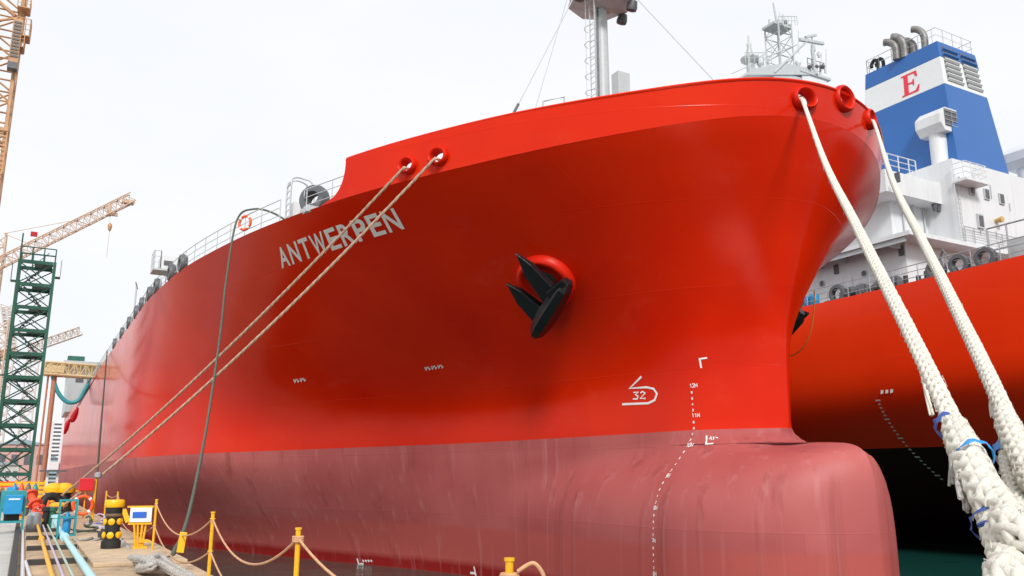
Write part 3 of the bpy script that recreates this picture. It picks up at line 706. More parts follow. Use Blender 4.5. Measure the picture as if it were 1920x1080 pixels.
# funnel
M_exh = mat('sooty_exhaust_steel', (.22, .215, .21), .5, .4, var=.3, scale=3, dirt=(.03, .03, .03), dirt_amt=.7)
Rk = lambda h: (h - 17.45) / 9.95
def fun_ring(h):
    k = Rk(h); a, b, c, d = 47.9 + .5 * k, 53.4 - 1.0 * k, 29.65 + .85 * k, 36.8 - .8 * k
    return [Vector((a, c, H + h)), Vector((b, c, H + h)), Vector((b, d, H + h)), Vector((a, d, H + h))]
fn = MB().hexa(fun_ring(17.45), fun_ring(24.3)).build('funnel', M_blue, s2, bevel=.04); fn['label'] = 'blue and white funnel with a red letter E'
MB().hexa(fun_ring(24.3), fun_ring(26.25)).build('white_band', M_fwhite, fn, bevel=.02)
MB().hexa(fun_ring(26.25), fun_ring(27.4)).build('blue_top_band', M_blue, fn, bevel=.04)
def aft(u, h, off=.0):
    r_ = fun_ring(h); return r_[0].lerp(r_[1], u) + Vector((0, -off, 0))
def por(u, h, off=.0):
    r_ = fun_ring(h); return r_[3].lerp(r_[0], u) + Vector((-off, 0, 0))
for (u0, u1) in ((.09, .46), (.55, .92)):
    lv = MB().add([aft(u0, 24.55, .015), aft(u1, 24.55, .015), aft(u1, 27.1, .015), aft(u0, 27.1, .015)], [(0, 1, 2, 3)]).build('louvre', M_dgrey, fn)
    for i in range(7):
        h0 = 24.6 + .36 * i; sm = M_blue if h0 > 26.2 else M_fwhite
        MB().prism([aft(u0, h0, .02), aft(u0, h0 + .05, .02), aft(u0, h0 + .17, .13), aft(u0, h0 + .12, .13)], aft(u1, h0) - aft(u0, h0)).build('slat', sm, lv)
EP = [(0, 0), (.86, 0), (.95, .30), (.88, .30), (.72, .09), (.36, .08), (.36, .47), (.58, .47), (.62, .36), (.68, .36), (.68, .66), (.62, .66), (.58, .55), (.36, .55), (.36, .92), (.68, .92), (.80, .72), (.87, .72), (.84, 1), (0, 1), (0, .94), (.13, .92), (.13, .08), (0, .06)]
poly = [por(.50 + x * .235, 24.52 + v * 1.5, .012) for x, v in EP]
MB().prism(poly, (-.01, 0, 0)).build('letter_e', M_ered, fn)
r_ = fun_ring(27.4)
railing([v.lerp(Vector((50.4, 33, v.z)), .04) for v in (r_[3], r_[0], r_[1], r_[2], r_[3])], 'funnel_top_railing', M_grey, fn, h=1.0, rails=2, step=1.0, r=.025)
for (px, py, Y, hh, rr) in ((1680, 100, 33.4, 1.3, .24), (1695, 95, 33.0, 1.5, .30), (1712, 92, 32.6, 1.2, .26), (1734, 85, 31.6, 1.5, .22), (1782, 84, 31.6, .9, .22)):
    p = P(px, py, Y=Y); b0 = Vector((p.x, Y, H + 27.35)); ep = MB(); ep.tube(spline([b0, b0 + Vector((0, 0, hh * .7)), b0 + Vector((-.1, .3, hh * 1.05)), b0 + Vector((-.25, .65, hh * 1.15))], 5), rr, 12)
    ep.build('exhaust_pipe', M_exh, fn, smooth=1)
for (px, Y) in ((1645, 35.0), (1655, 34.7)):
    p = P(px, 110, Y=Y); b0 = Vector((p.x, Y, H + 27.35)); MB().tube(spline([b0, b0 + Vector((0, 0, .6)), b0 + Vector((0, .25, .85)), b0 + Vector((0, .5, .6)), b0 + Vector((0, .5, .4))], 5), .12, 10).build('gooseneck_vent', M_rubber, fn, smooth=1)
railing([(41.95, 33, H + 17.5), (41.95, 30.55, H + 17.5), (44.9, 30.55, H + 17.5)], 'railing', M_house, s2, h=1.05, rails=3, step=.95, r=.035)
# ventilator cowl on a round trunk
def ventilator(px, pyb, Y, zb_, sc_=1.0, hx=2.1, nm_='ventilator'):
    p = P(px, pyb, Y=Y); x = p.x
    tr = MB().lathe([(.62 * sc_, zb_), (.62 * sc_, zb_ + .5), (.66 * sc_, zb_ + .5), (.66 * sc_, zb_ + .6), (.56 * sc_, zb_ + .6), (.56 * sc_, zb_ + hx), (.62 * sc_, zb_ + hx + .02)], 24, Matrix.Translation((x, Y, 0))).build(nm_ + '_trunk', M_house, s2, smooth=.7)
    z0, z1 = zb_ + hx - .1, zb_ + hx + 1.6 * sc_; a = .95 * sc_
    MB().prism([(x - a, Y + a, z0 + .5 * sc_), (x - a * .55, Y + a, z0), (x + a, Y + a, z0), (x + a, Y + a, z1), (x - a * .35, Y + a, z1), (x - a, Y + a, z1 - .55 * sc_)], (0, -2 * a, 0)).build(nm_ + '_cowl', M_house, tr, bevel=.03)
    g = MB().bx(x - a * .5, x + a * .92, Y - a - .02, Y - a - .004, z0 + .35 * sc_, z1 - .12 * sc_).build('grille', M_dgrey, tr)
    q = MB()
    for i in range(4): q.bx(x - a * .5, x + a * .92, Y - a - .06, Y - a - .021, z0 + (.42 + .33 * i) * sc_, z0 + (.46 + .33 * i) * sc_)
    q.bx(x + a * .2, x + a * .24, Y - a - .075, Y - a - .061, z0 + .35 * sc_, z1 - .12 * sc_); q.build('grille_bar', M_steel, g)
ventilator(1763, 300, 30.9, H + 17.5, .92, 3.5)
ventilator(1925, 330, 30.6, H + 18.8, .95, 1.5)
p0 = P(1790, 300, Y=29.2); MB().bx(p0.x, p0.x + 2.2, 28.6, 29.545, H + 17.12, H + 17.3).build('side_platform', M_house, s2, bevel=.02)
railing([(p0.x + .05, 29.5, H + 17.3), (p0.x + .05, 28.65, H + 17.3), (p0.x + 2.15, 28.65, H + 17.3), (p0.x + 2.15, 29.5, H + 17.3)], 'railing', M_house, s2, h=1.0, rails=3, step=.7, r=.03)
# deck edge rail, panama chocks, bitts
railing([(X2 + .35, 16 + 1.5 * i, H + 9.98 + .25 * ss(34, 16, 16 + 1.5 * i)) for i in range(18)], 'railing', M_steel, s2, h=1.0, rails=3, step=1.5, r=.03)
for px in (1567, 1752, 1797, 1848):
    p = P(px, 520 if px > 1700 else 556, X=X2 + .25); zz = H + 9.98 + .25 * ss(34, 16, p.y)
    MB().lathe([(.34, -.18), (.52, -.18), (.58, 0), (.52, .18), (.34, .18)], 20, axis_M((p.x + .2, p.y, zz + .42), (1, 0, 0)), 1.0, closed=True).build('panama_chock', M_dgrey, s2, smooth=.8)
    MB().bx(p.x - .1, p.x + .5, p.y - .75, p.y + .75, zz - .05, zz + .09).build('chock_base', M_dgrey, s2)
for px in (1590, 1625, 1650, 1685, 1700, 1740):
    p = P(px, 540, X=X2 + 1.4); zz = H + 9.97; q = MB(); q.cyl((p.x, p.y, zz), (p.x, p.y, zz + .85), .13); q.cyl((p.x, p.y + .5, zz), (p.x, p.y + .5, zz + .7), .13); q.bx(p.x - .3, p.x + .3, p.y - .3, p.y + .8, zz, zz + .12)
    q.build('bitts', M_dgrey if px % 2 else M_beam, s2, smooth=.8)
for k, px in enumerate((1608, 1660, 1672)):
    p = P(px, 545, X=X2 + 1.8); MB().lathe([(.1, -.5), (.5, -.5), (.5, -.42), (.25, -.4), (.25, .4), (.5, .42), (.5, .5), (.1, .5)], 16, axis_M((p.x, p.y, H + 10.55), (.3, 1, 0))).build('winch_drum', M_dgrey, s2, smooth=.7)
    MB().bx(p.x - .45, p.x + .45, p.y - .7, p.y + .7, H + 9.96, H + 10.06).build('winch_base', M_dgrey, s2)
p = P(1768, 470, X=X2 + .9); MB().tube([(p.x, p.y - .9, H + 10), (p.x, p.y, H + 11.6), (p.x, p.y + .9, H + 10)], .07, 6).build('a_frame', M_dgrey, s2)
p = P(1505, 560, X=X2 + .9)
for k, (m_, dy_) in enumerate(((M_bluebox, 0), (M_bluetape, .55), (M_steel, 1.2))): MB().lathe([(.27, 0), (.29, .05), (.29, .8), (.27, .85)], 16, Matrix.Translation((p.x + .2 * k, p.y - .9 + dy_, H + 9.97))).build('deck_drum', m_, s2, smooth=.7)
p = P(1905, 440, X=X2 + 2); MB().bx(p.x, p.x + 1.4, p.y - .5, p.y + .5, H + 9.97, H + 11.6).build('deck_locker', M_grey, s2)
railing([(p.x - .6, p.y + 1.1, H + 9.97), (p.x - .6, p.y - .9, H + 9.97)], 'gangway_frame', M_steel, s2, h=2.3, rails=2, step=1.0, r=.05)
# fore house with wheelhouse top and radar mast
MB().bx(42.6, 49.0, 43.5, 58, H + 17.5, H + 28.6).build('bridge_house', M_house, s2)
bz = H + 28.6; rm = thing('radar_mast', 'grey radar mast with scanners rising behind the red bow', 'mast', (45.5, 45.5, bz)); RY = 45.0
def R2(px, py): return P(px, py, Y=RY)
c0_ = R2(1478, 130)
MB().add([], []).build
q = MB(); q.prism([R2(1415, 128), R2(1470, 118), R2(1520, 128), R2(1535, 140), R2(1400, 140)], (0, 1.6, 0)); q.build('platform', M_grey, rm)
MB().bx(c0_.x - 1.6, c0_.x + 1.6, RY + .1, RY + 1.5, bz - .05, R2(1478, 138).z + .05).build('pedestal', M_grey, rm)
q = MB(); lattice(q, Vector((c0_.x, RY + .8, R2(1478, 128).z)), Vector((c0_.x + .05, RY + .8, R2(1478, 42).z)), 1.5, 1.5, 4, .07, .04, side=(1, 0, 0)); q.build('lattice', M_grey, rm)
q = MB(); q.cyl((c0_.x, RY + .8, R2(1478, 44).z), (c0_.x - .3, RY + .8, R2(1478, 2).z), .10, .06); q.cyl((c0_.x + .7, RY + .8, R2(1478, 48).z), (c0_.x + .75, RY + .8, R2(1478, 18).z), .06); q.cyl((c0_.x - .9, RY + .8, R2(1478, 46).z), (c0_.x - .9, RY + .8, R2(1478, 36).z), .09)
q.build('top_pole', M_grey, rm)
MB().bx(c0_.x - 1.1, c0_.x + .95, RY + .1, RY + 1.5, R2(1478, 50).z, R2(1478, 46).z).build('upper_platform', M_grey, rm)
for (px, py) in ((1468, 40), (1486, 33), (1492, 42)): p = R2(px, py); MB().lathe([(.06, -.22), (.16, -.18), (.16, .12), (.05, .2)], 10, Matrix.Translation((p.x, RY + .8, p.z))).build('lamp', M_dgrey, rm)
p = R2(1419, 95); MB().lathe([(.28, R2(1419, 138).z), (.32, R2(1419, 112).z), (.72, R2(1419, 106).z), (.75, R2(1419, 102).z), (.3, R2(1419, 98).z), (.16, R2(1419, 80).z), (.20, R2(1419, 76).z), (.09, R2(1419, 72).z), (.07, R2(1419, 60).z)], 16, Matrix.Translation((p.x, RY + .8, 0))).build('antenna_post', M_grey, rm, smooth=.8)
q = MB(); q.cyl(R2(1530, 140), R2(1523, 92), .20, .16); q.build('scanner_post', M_grey, rm)
q = MB(); a, b = R2(1499, 74), R2(1544, 82); q.box((a + b) / 2, ((b - a).length, .22, .24), (b - a).to_track_quat('X', 'Z').to_matrix()); p = R2(1524, 84); q.cyl(p, p + Vector((0, 0, -.6)), .18); q.build('radar_scanner', M_grey, rm)
q = MB(); a, b = R2(1510, 70), R2(1530, 66); q.box((a + b) / 2, ((b - a).length, .2, .2), (b - a).to_track_quat('X', 'Z').to_matrix()); q.cyl(R2(1522, 68), R2(1524, 80), .07); q.build('radar_scanner', M_grey, rm)
q = MB(); q.cyl(R2(1452, 136), R2(1512, 78), .09); q.cyl(R2(1440, 106), R2(1494, 84), .05); q.build('brace', M_grey, rm)
p = R2(1530, 122); railing([(p.x - 1.0, RY, p.z - .5), (p.x + 1.0, RY, p.z - .5), (p.x + 1.0, RY + 1.6, p.z - .5)], 'platform_railing', M_dgrey, rm, h=.9, rails=2, step=.5, r=.03)
for k in range(3): p = R2(1516 + 12 * k, 122); MB().lathe([(.08, -.2), (.17, -.12), (.17, .12), (.08, .2)], 10, axis_M((p.x, RY - .1, p.z - .2), (.3, -1, 0))).build('floodlight', M_dgrey, rm)
MB().bx(R2(1500, 130).x, R2(1556, 130).x, RY - .05, RY + 1.65, R2(1525, 141).z, R2(1525, 137).z).build('lower_platform', M_grey, rm)
MB().bx(R2(1505, 130).x, R2(1550, 130).x, RY + .1, RY + 1.5, bz - .05, R2(1525, 141).z).build('platform_support', M_house, rm)
for (px, pt_, pb_) in ((1404, 92, 128), (1436, 84, 118), (1447, 70, 118), (1497, 56, 100), (1540, 100, 138), (1549, 92, 138), (1462, 22, 44)):
    MB().cyl(R2(px, pb_), R2(px, pt_), .045, .03, 6).build('whip_antenna', M_grey, rm)
for (px, py, r_) in ((1436, 112, .30), (1507, 112, .26), (1546, 96, .2)):
    p = R2(px, py); MB().lathe([(.08, -r_ * 1.6), (r_ * .8, -r_ * .7), (r_, 0), (r_ * .7, r_ * .7), (.03, r_)], 14, Matrix.Translation((p.x, RY + .6, p.z))).build('radome', M_house, rm, smooth=1)
a, b = R2(1398, 118), R2(1440, 118); railing([(a.x, RY, a.z), (b.x, RY, b.z), (b.x, RY + 1.5, b.z)], 'platform_railing', M_grey, rm, h=.9, rails=2, step=.5, r=.028)
a, b = R2(1462, 46), R2(1497, 46); railing([(a.x, RY + .1, a.z), (b.x, RY + .1, b.z)], 'platform_railing', M_grey, rm, h=.8, rails=2, step=.4, r=.028)
MB().cyl(R2(1372, 138), R2(1408, 122), .04, n=5).build('stay', M_grey, rm)
# fittings on the white house
for k, (px, py) in enumerate(((1800, 345), (1860, 372), (1895, 395), (1840, 440), (1870, 448))):
    p = P(px, py, Y=29.5); MB().cyl((p.x, 29.5, p.z), (p.x, 29.5, p.z + (.9 if k % 2 else .5)), .03, n=6).build('wall_pipe', M_grey, s2)
railing([(72 - .1 - i * 3, 29.4, H + 13.5) for i in range(1)] + [(47.2, 29.4, H + 13.5)], 'railing', M_steel, s2, h=1.0, rails=3, step=1.4, r=.028)
for k in range(4):
    y_ = 33.5 + 3.2 * k; sc2 = MB().lathe([(.22, 0), (.22, .05), (.17, .06), (.17, .03)], 18, axis_M((43.197, y_, H + 12.0), (-1, 0, 0))).build('porthole', M_grey, s2, smooth=.6); MB().lathe([(.168, .032), (.168, .04)], 16, axis_M((43.197, y_, H + 12.0), (-1, 0, 0))).build('pane', M_dgrey, sc2)
for k in range(3):
    p = P(1822 + 28 * k, 355 + 9 * k, Y=29.5); wf = MB().bx(p.x - .26, p.x + .26, 29.46, 29.547, p.z - .36, p.z + .36).build('window', M_grey, s2, bevel=.02); MB().bx(p.x - .18, p.x + .18, 29.43, 29.458, p.z - .28, p.z + .28).build('pane', M_dgrey, wf)
q = MB(); xl_ = P(1800, 400, Y=29.4).x
for o_ in (-.2, .2): q.cyl((xl_ + o_, 29.42, H + 13.5), (xl_ + o_, 29.42, H + 17.1), .025, n=5)
for k in range(11): q.cyl((xl_ - .2, 29.42, H + 13.75 + .3 * k), (xl_ + .2, 29.42, H + 13.75 + .3 * k), .018, n=4)
q.build('wall_ladder', M_grey, s2)
# draft marks of the second ship
for i in range(22):
    y = 31.1; h = 4.0 - .2 * i; big = i % 5 == 0; x = x2_side(y, h) - .03; wv = .16 if big else .08
    MB().add([(x, y + wv, H + h), (x, y - wv, H + h), (x2_side(y, h + .08) - .03, y - wv, H + h + .08), (x2_side(y, h + .08) - .03, y + wv, H + h + .08)], [(0, 1, 2, 3)]).build('draft_mark', M_white, s2)
for i in range(3):
    y = 30.7 - .3 * i; h = 4.35; x = x2_side(y, h) - .03; MB().add([(x, y + .1, H + h), (x, y - .08, H + h + .03), (x, y - .1, H + h + .2), (x, y + .06, H + h + .22)], [(0, 1, 2, 3)]).build('hull_figure', M_white, s2)
# line slung down the ship's side beyond the stem
ol = [P(*q, X=33.5) for q in ((1527, 545), (1526, 580), (1519, 625), (1500, 658), (1474, 668), (1455, 660))]
tag(MB().tube(spline(ol, 6), .035, 6).build('orange_line', mat('orange_line', (.75, .26, .05), .8)), 'thin orange line hanging in a loop beyond the red stem', 'line')
e0, e1 = P(1558, 430, X=31), P(1512, 510, X=33)
MB().cyl(e0, e1, .04).build('spring_wire', M_dgrey, s2)

# ================================================================== mooring ropes
def along(pts, D):
    return [P(px, py, D=d) for (px, py), d in zip(pts, D)]
def resample(pts, step):
    o = [pts[0]]; acc = 0
    for a, b in zip(pts, pts[1:]):
        l_ = (b - a).length; q = step - acc
        while q <= l_: o.append(a.lerp(b, q / l_)); q += step
        acc = l_ - (q - step)
    return o
def frames(pts):
    up = Vector((0, 0, 1)); o = []
    for i, p in enumerate(pts):
        d = (pts[min(i + 1, len(pts) - 1)] - pts[max(i - 1, 0)]).normalized(); a = d.cross(up).normalized(); up = a.cross(d).normalized(); o.append((p, d, a, up))
    return o
def plait(pts, Rr, pitch=None, n=6, seed=0, fuzz=0, step=None):
    """eight-strand plaited rope: four right-hand and four left-hand strands passing over and under"""
    pitch = pitch or Rr * 8.5; step = step or pitch / 16; fr = frames(resample(pts, step)); mb = MB(); rnd = random.Random(seed)
    rad = (lambda i: Rr(i / max(1, len(fr) - 1))) if callable(Rr) else (lambda i: Rr)
    for h_ in (1, -1):
        for k in range(4):
            path, rr = [], []
            for i, (p, d, a, u) in enumerate(fr):
                s_ = i * step; th = h_ * (2 * math.pi * s_ / pitch) + k * math.pi / 2 + (math.pi / 4 if h_ < 0 else 0)
                ov = math.cos(4 * math.pi * 2 * s_ / pitch * .5 + (0 if h_ > 0 else math.pi) + k * math.pi)
                q = rad(i) * (.66 + .10 * ov); path.append(p + (a * math.cos(th) + u * math.sin(th)) * q); rr.append(rad(i) * .37 * (1 + .06 * rnd.uniform(-1, 1)))
            mb.tube(path, rr, n)
    for _ in range(fuzz):
        i = rnd.randrange(len(fr) - 2); p, d, a, u = fr[i]; t = rnd.uniform(0, 6.28); o_ = a * math.cos(t) + u * math.sin(t)
        q0 = p + o_ * rad(i) * .9; ln_ = rnd.uniform(.015, .05); mb.tube([q0, q0 + o_ * ln_ * .4 + d * ln_ * .5 * rnd.choice((-1, 1)), q0 + o_ * ln_ * .5 + d * ln_ * rnd.uniform(-1, 1) - Vector((0, 0, ln_ * .6))], .0022, 3)
    return mb
def wrap(p, d, r, wdt, m_, name, parent, wob=.12, seed=1):
    rnd = random.Random(seed); M = axis_M(p, d); k = 20; vs_, fs = [], []
    for j, z in enumerate((-wdt / 2, -wdt / 6, wdt / 6, wdt / 2)):
        for i in range(k):
            t = 2 * math.pi * i / k; q = r * (1 + wob * rnd.uniform(-.5, 1)); vs_.append(M @ Vector((q * math.cos(t), q * math.sin(t), z + rnd.uniform(-.01, .01))))
    for j in range(3):
        for i in range(k): fs.append((j * k + i, j * k + (i + 1) % k, (j + 1) * k + (i + 1) % k, (j + 1) * k + i))
    return MB().add(vs_, fs).build(name, m_, parent, smooth=1.2)
# quay bollard that takes the bow lines, just right of the picture
bol_p = Vector((2.25, .55, 0))
bt = thing('mooring_bollard', 'stout dark bollard at the quay edge holding the two white bow hawsers', 'bollard', bol_p)
MB().lathe([(.42, 0), (.42, .06), (.26, .10), (.22, .35), (.25, .5), (.38, .58), (.38, .66), (.2, .74)], 28, Matrix.Translation(bol_p)).build('body', M_beam, bt, smooth=.8)
def hawser(label, chock, pix, Dn, Rr, split, leg_pix, legD, end_ang, seed):
    c, n_, M = chocks[chock]; root = thing('mooring_hawser', label, 'hawser', (bol_p.x, bol_p.y, .3), 'white bow hawsers')
    sd = Vector((-n_.y, n_.x, 0)) * (-.24 if chock == 2 else -.06)
    pts = [c - n_ * 1.6 + Vector((0, 0, -.15)) + sd, c - n_ * .1 + Vector((0, 0, -.1)) + sd, c + n_ * .16 + Vector((0, 0, -.16)) + sd]
    D0 = math.hypot(pts[-1].x, pts[-1].y); k = len(pix)
    body = [P(px, py, D=1 / (1 / D0 + (1 / Dn - 1 / D0) * ((py - pix[0][1]) / (pix[-1][1] - pix[0][1])))) for px, py in pix[1:]]
    path = spline(pts + body, 12)
    cut = int(len(path) * split); up, lo = path[:cut + 1], path[cut:]
    plait(path, lambda t: Rr * (.86 + .14 * ss(.3, .8, t)), pitch=Rr * 8.5, seed=seed, fuzz=220).build('plaited_rope', M_hawser, root, smooth=1.2)
    return root, path, lo
r1, path1, lo1 = hawser('thick white plaited hawser from the foremost chock to the lower right, nearest', 2,
    [(1497, 200), (1545, 300), (1600, 412), (1650, 513), (1697, 606), (1745, 705), (1790, 800), (1822, 872)], 6.0, .066, .60, None, None, 0, 3)
def leg(start, pix, D, end, Rr, seed, parent, name='eye_leg', fuzz=120):
    pts = [start] + [P(px, py, D=d) for (px, py), d in zip(pix, D)] + end
    path = spline(pts, 10); plait(path, Rr, seed=seed, fuzz=fuzz).build(name, M_hawser, parent, smooth=1.2); return path
def round_bollard(sgn):
    o = []
    for t in (0, 40, 80, 120, 160): a = R(40) + sgn * R(t); o.append(bol_p + Vector((.37 * math.cos(a), .37 * math.sin(a), .34)))
    return o
end1 = lo1[-1]
plait(spline([P(1786, 790, D=6.3), P(1812, 850, D=5.7), P(1838, 905, D=5.15), P(1862, 960, D=4.7)], 10), lambda t: .062 + .03 * math.sin(math.pi * min(1, t * 1.02)) ** .5, pitch=.76, seed=11, fuzz=120).build('splice', M_hawser, r1, smooth=1.2)
lg1 = leg(end1, [(1848, 935), (1872, 1000), (1893, 1060), (1912, 1120)], [5.15, 4.55, 4.05, 3.6], [bol_p + Vector((.95, .85, .62))] + round_bollard(1), .070, 21, r1)
lg2 = leg(end1, [(1856, 915), (1892, 965), (1932, 1020)], [5.1, 4.6, 4.1], [bol_p + Vector((1.15, .55, .68))] + round_bollard(-1), .066, 22, r1)
r2, path2, lo2 = hawser('thick white plaited hawser right of the other, with bright blue tape', 4,
    [(1624, 240), (1672, 335), (1727, 447), (1765, 522), (1803, 600), (1838, 672), (1870, 742), (1890, 786)], 7.4, .063, .66, None, None, 0, 4)
end2 = lo2[-1]
plait(spline([P(1880, 772, D=7.6), P(1897, 812, D=7.0), P(1915, 852, D=6.5), P(1935, 895, D=6.0)], 10), lambda t: .058 + .028 * math.sin(math.pi * min(1, t * 1.02)) ** .5, pitch=.72, seed=12, fuzz=90).build('splice', M_hawser, r2, smooth=1.2)
leg(end2, [(1906, 830), (1926, 872), (1950, 920)], [6.9, 6.4, 5.8], [bol_p + Vector((1.5, .9, .9))] + [q + Vector((0, 0, .10)) for q in round_bollard(1)], .066, 23, r2)
leg(end2, [(1888, 850), (1897, 900), (1912, 950), (1940, 1000)], [6.9, 6.35, 5.8, 5.2], [bol_p + Vector((1.6, .45, .85))] + [q + Vector((0, 0, .10)) for q in round_bollard(-1)], .052, 24, r2)
for (px, py, D, nx, ny, r_, wd_, m_, nm_, par) in ((1829, 855, 5.55, 25, 52, .09, .035, M_bluetape, 'blue_tape', r1), (1838, 902, 5.2, 25, 52, .02, .2, M_bluetape, 'blue_tape', r1),
                                           (1890, 850, 6.95, 10, 42, .085, .15, M_bluetape, 'blue_tape', r2), (1858, 985, 4.75, 25, 60, .085, .03, M_bluecord, 'blue_lashing', r1), (1778, 800, 6.35, 25, 52, .08, .09, M_bluecord, 'blue_tape', r1)):
    a = P(px, py, D=D); b = P(px + nx, py + ny, D=D - .35); wrap(a, b - a, r_, wd_, m_, nm_, par)
c_ = [P(*q, D=d) for q, d in (((1836, 985), 4.62), ((1862, 978), 4.52), ((1890, 988), 4.40), ((1908, 1000), 4.38))]
MB().tube(spline(c_, 6), .012, 6).build('blue_cord', M_bluecord, r1)
def tails(p0, p1, k, m_, parent, spread, seed):
    rnd = random.Random(seed); q = MB(); a, b = P(*p0[:2], D=p0[2]), P(*p1[:2], D=p1[2])
    for _ in range(k):
        o0, o1 = (Vector((rnd.uniform(-1, 1), rnd.uniform(-1, 1), rnd.uniform(-1, 1))) * s_ for s_ in (.02, spread)); q.tube(spline([a + o0, a.lerp(b, .5) + (o0 + o1) * .6, b + o1], 4), .009, 5)
    q.build('frayed_tail', m_, parent)
tails((1728, 690, 8.6), (1752, 778, 8.3), 5, M_hawser, r1, .03, 1); tails((1800, 880, 5.4), (1826, 945, 5.0), 26, M_greyrope, r1, .06, 2); tails((1790, 850, 5.6), (1802, 895, 5.5), 14, M_greyrope, r1, .05, 5)
tails((1862, 742, 8.0), (1868, 782, 7.9), 5, M_hawser, r2, .03, 3); tails((1888, 860, 6.9), (1905, 935, 6.5), 24, M_greyrope, r2, .05, 4)

# breast lines from the side chocks to bollards down the quay
for k, (ci, px, py, D, lab) in enumerate(((0, 92, 952, 44, 'tan mooring line from the aftmost side chock, upper of the pair'), (1, 108, 962, 38, 'tan mooring line from the forward side chock, lower of the pair'))):
    c, n_, M = chocks[ci]; e = P(px, py, D=D); e.z = max(e.z, .35)
    path = [c - n_ * .8, c + n_ * .05 + Vector((0, 0, -.1))] + sag(c + n_ * .2 + Vector((0, 0, -.12)), e, .55, 30)
    q = MB(); fr = frames(resample(path, .11))
    for s_ in range(3):
        q.tube([p + (a * math.cos(i * .7 + s_ * 2.094) + u * math.sin(i * .7 + s_ * 2.094)) * .024 for i, (p, d, a, u) in enumerate(fr)], .03, 5)
    tag(q.build('mooring_line', M_tanline, smooth=1.2), lab, 'mooring line', 'side mooring lines')
    bb = thing('quay_bollard', 'low yellow quay bollard holding the upper tan line' if k == 0 else 'low yellow quay bollard holding the lower tan line', 'bollard', (e.x, e.y - .0, 0), 'yellow quay bollards')
    MB().lathe([(.34, 0), (.34, .05), (.2, .08), (.17, .32), (.2, .42), (.32, .48), (.32, .56), (.16, .62)], 24, Matrix.Translation((e.x, e.y, 0))).build('body', M_yellow, bb, smooth=.8)
# green hose over the rail
hp = [deck_edge(34.6, 1.6) + Vector((0, 0, .06)), deck_edge(35.0, .7) + Vector((0, 0, .8)), deck_edge(35.7, .1) + Vector((0, 0, 1.1)), deck_edge(36.5, -.2) + Vector((0, 0, .75))]
hp += [P(425, 520, D=35.6), P(415, 610, D=34.2), P(403, 700, D=32.6), P(384, 820, D=28.8), P(362, 930, D=24.6), P(345, 995, D=21.4), P(330, 1027, D=19.8), P(315, 1048, Z=.05)]
hp += [hp[-1] + Vector((-.5, -.2, 0))]
rs = spline(hp, 10); tag(MB().tube(rs, [.042 + .03 * max(0, i / len(rs) - .55) for i in range(len(rs))], 10).build('green_hose', M_hose, smooth=1.2), 'grey green hose hanging from the ship rail down to the quay', 'hose')
e = P(178, 942, D=40); tag(MB().tube(sag(deck_edge(80, -.1) + Vector((0, 0, .5)), Vector((e.x, e.y, max(.3, e.z))), .3, 14), .05, 6).build('dark_line', M_darkline), 'dark thin line dropping from the far rail to the quay', 'line')
p = deck_edge(35.9, -.12) + Vector((0, 0, .5)); lb = thing('rail_lifebuoy', 'small orange lifebuoy hung on the ship rail beside the green hose', 'lifebuoy', p)
def lifebuoy(p, n_, Rm, parent):
    M = axis_M(p, n_); MB().lathe([(Rm + .16 * Rm * 1.2 * math.cos(t * math.pi / 6), .16 * Rm * 1.2 * math.sin(t * math.pi / 6)) for t in range(12)], 32, M, closed=True).build('ring', M_orange, parent, smooth=1.2)
    for k in range(4):
        a = R(45 + 90 * k); q = M @ Vector((Rm * math.cos(a), Rm * math.sin(a), 0)); d_ = (M.to_3x3() @ Vector((-math.sin(a), math.cos(a), 0)))
        MB().lathe([(Rm * .205, -Rm * .13), (Rm * .205, Rm * .13)], 14, axis_M(q, d_)).build('white_band', M_white, parent, smooth=.8)
lifebuoy(p, (-.8, -.6, 0), .30, lb)

# ================================================================== quay furniture
def stanchion(x, y, hgt, label, white=False):
    o = thing('barrier_post', label, 'post', (x, y, 0), 'yellow barrier posts')
    MB().lathe([(.026, .0), (.026, hgt - .02), (.034, hgt - .02), (.034, hgt)], 12, Matrix.Translation((x, y, 0))).build('tube', M_yellow, o, smooth=.8)
    MB().box((x, y, .008), (.18, .18, .016)).build('foot_plate', M_yellow, o, bevel=.004)
    for z in (hgt - .1, hgt - .55): MB().lathe([(.030 + .010 * math.cos(t * math.pi / 4), .011 * math.sin(t * math.pi / 4)) for t in range(8)], 14, Matrix.Translation((x, y, z)), closed=True).build('ring', M_yellow, o, smooth=1.2)
    if white: MB().lathe([(.0275, .02), (.0275, .52)], 12, Matrix.Translation((x, y, 0))).build('white_sleeve', M_white, o, smooth=.8)
    return Vector((x, y, hgt))
posts = [stanchion(2.72, 4.9, 1.1, 'yellow barrier post nearest the camera, only its top showing'), stanchion(2.45, 8.75, 1.1, 'yellow barrier post with white lower half, right of the hose', True),
         stanchion(2.45, 13.25, 1.1, 'yellow barrier post just right of the green hose foot'), stanchion(2.55, 20.2, 1.12, 'yellow barrier post beside the blue and white sign'),
         stanchion(2.68, 30.5, 1.12, 'thin yellow barrier post right behind the black column'), stanchion(2.5, 32.5, 1.12, 'thin yellow barrier post showing above the black column')]
rn = 0
for (a, b), dips in zip(zip(posts, posts[1:]), ((.36, .30), (.42, .5), (.42, .5), (.50, .5), (.1, .1))):
    for lv, dip in ((-.1, dips[0]), (-.55, dips[1] * .8)):
        if a.y < 5 and lv < -.3: continue
        which = ('nearest', 'second', 'third', 'fourth', 'farthest')[posts.index(a)]
        tag(MB().tube(sag(a + Vector((0, 0, lv)), b + Vector((0, 0, lv)), dip, 20), .0135, 6).build('barrier_rope', M_barrier, smooth=1.2), f'{which} sagging tan barrier rope between yellow posts, {"upper" if lv > -.3 else "lower"} line', 'rope', 'barrier ropes')
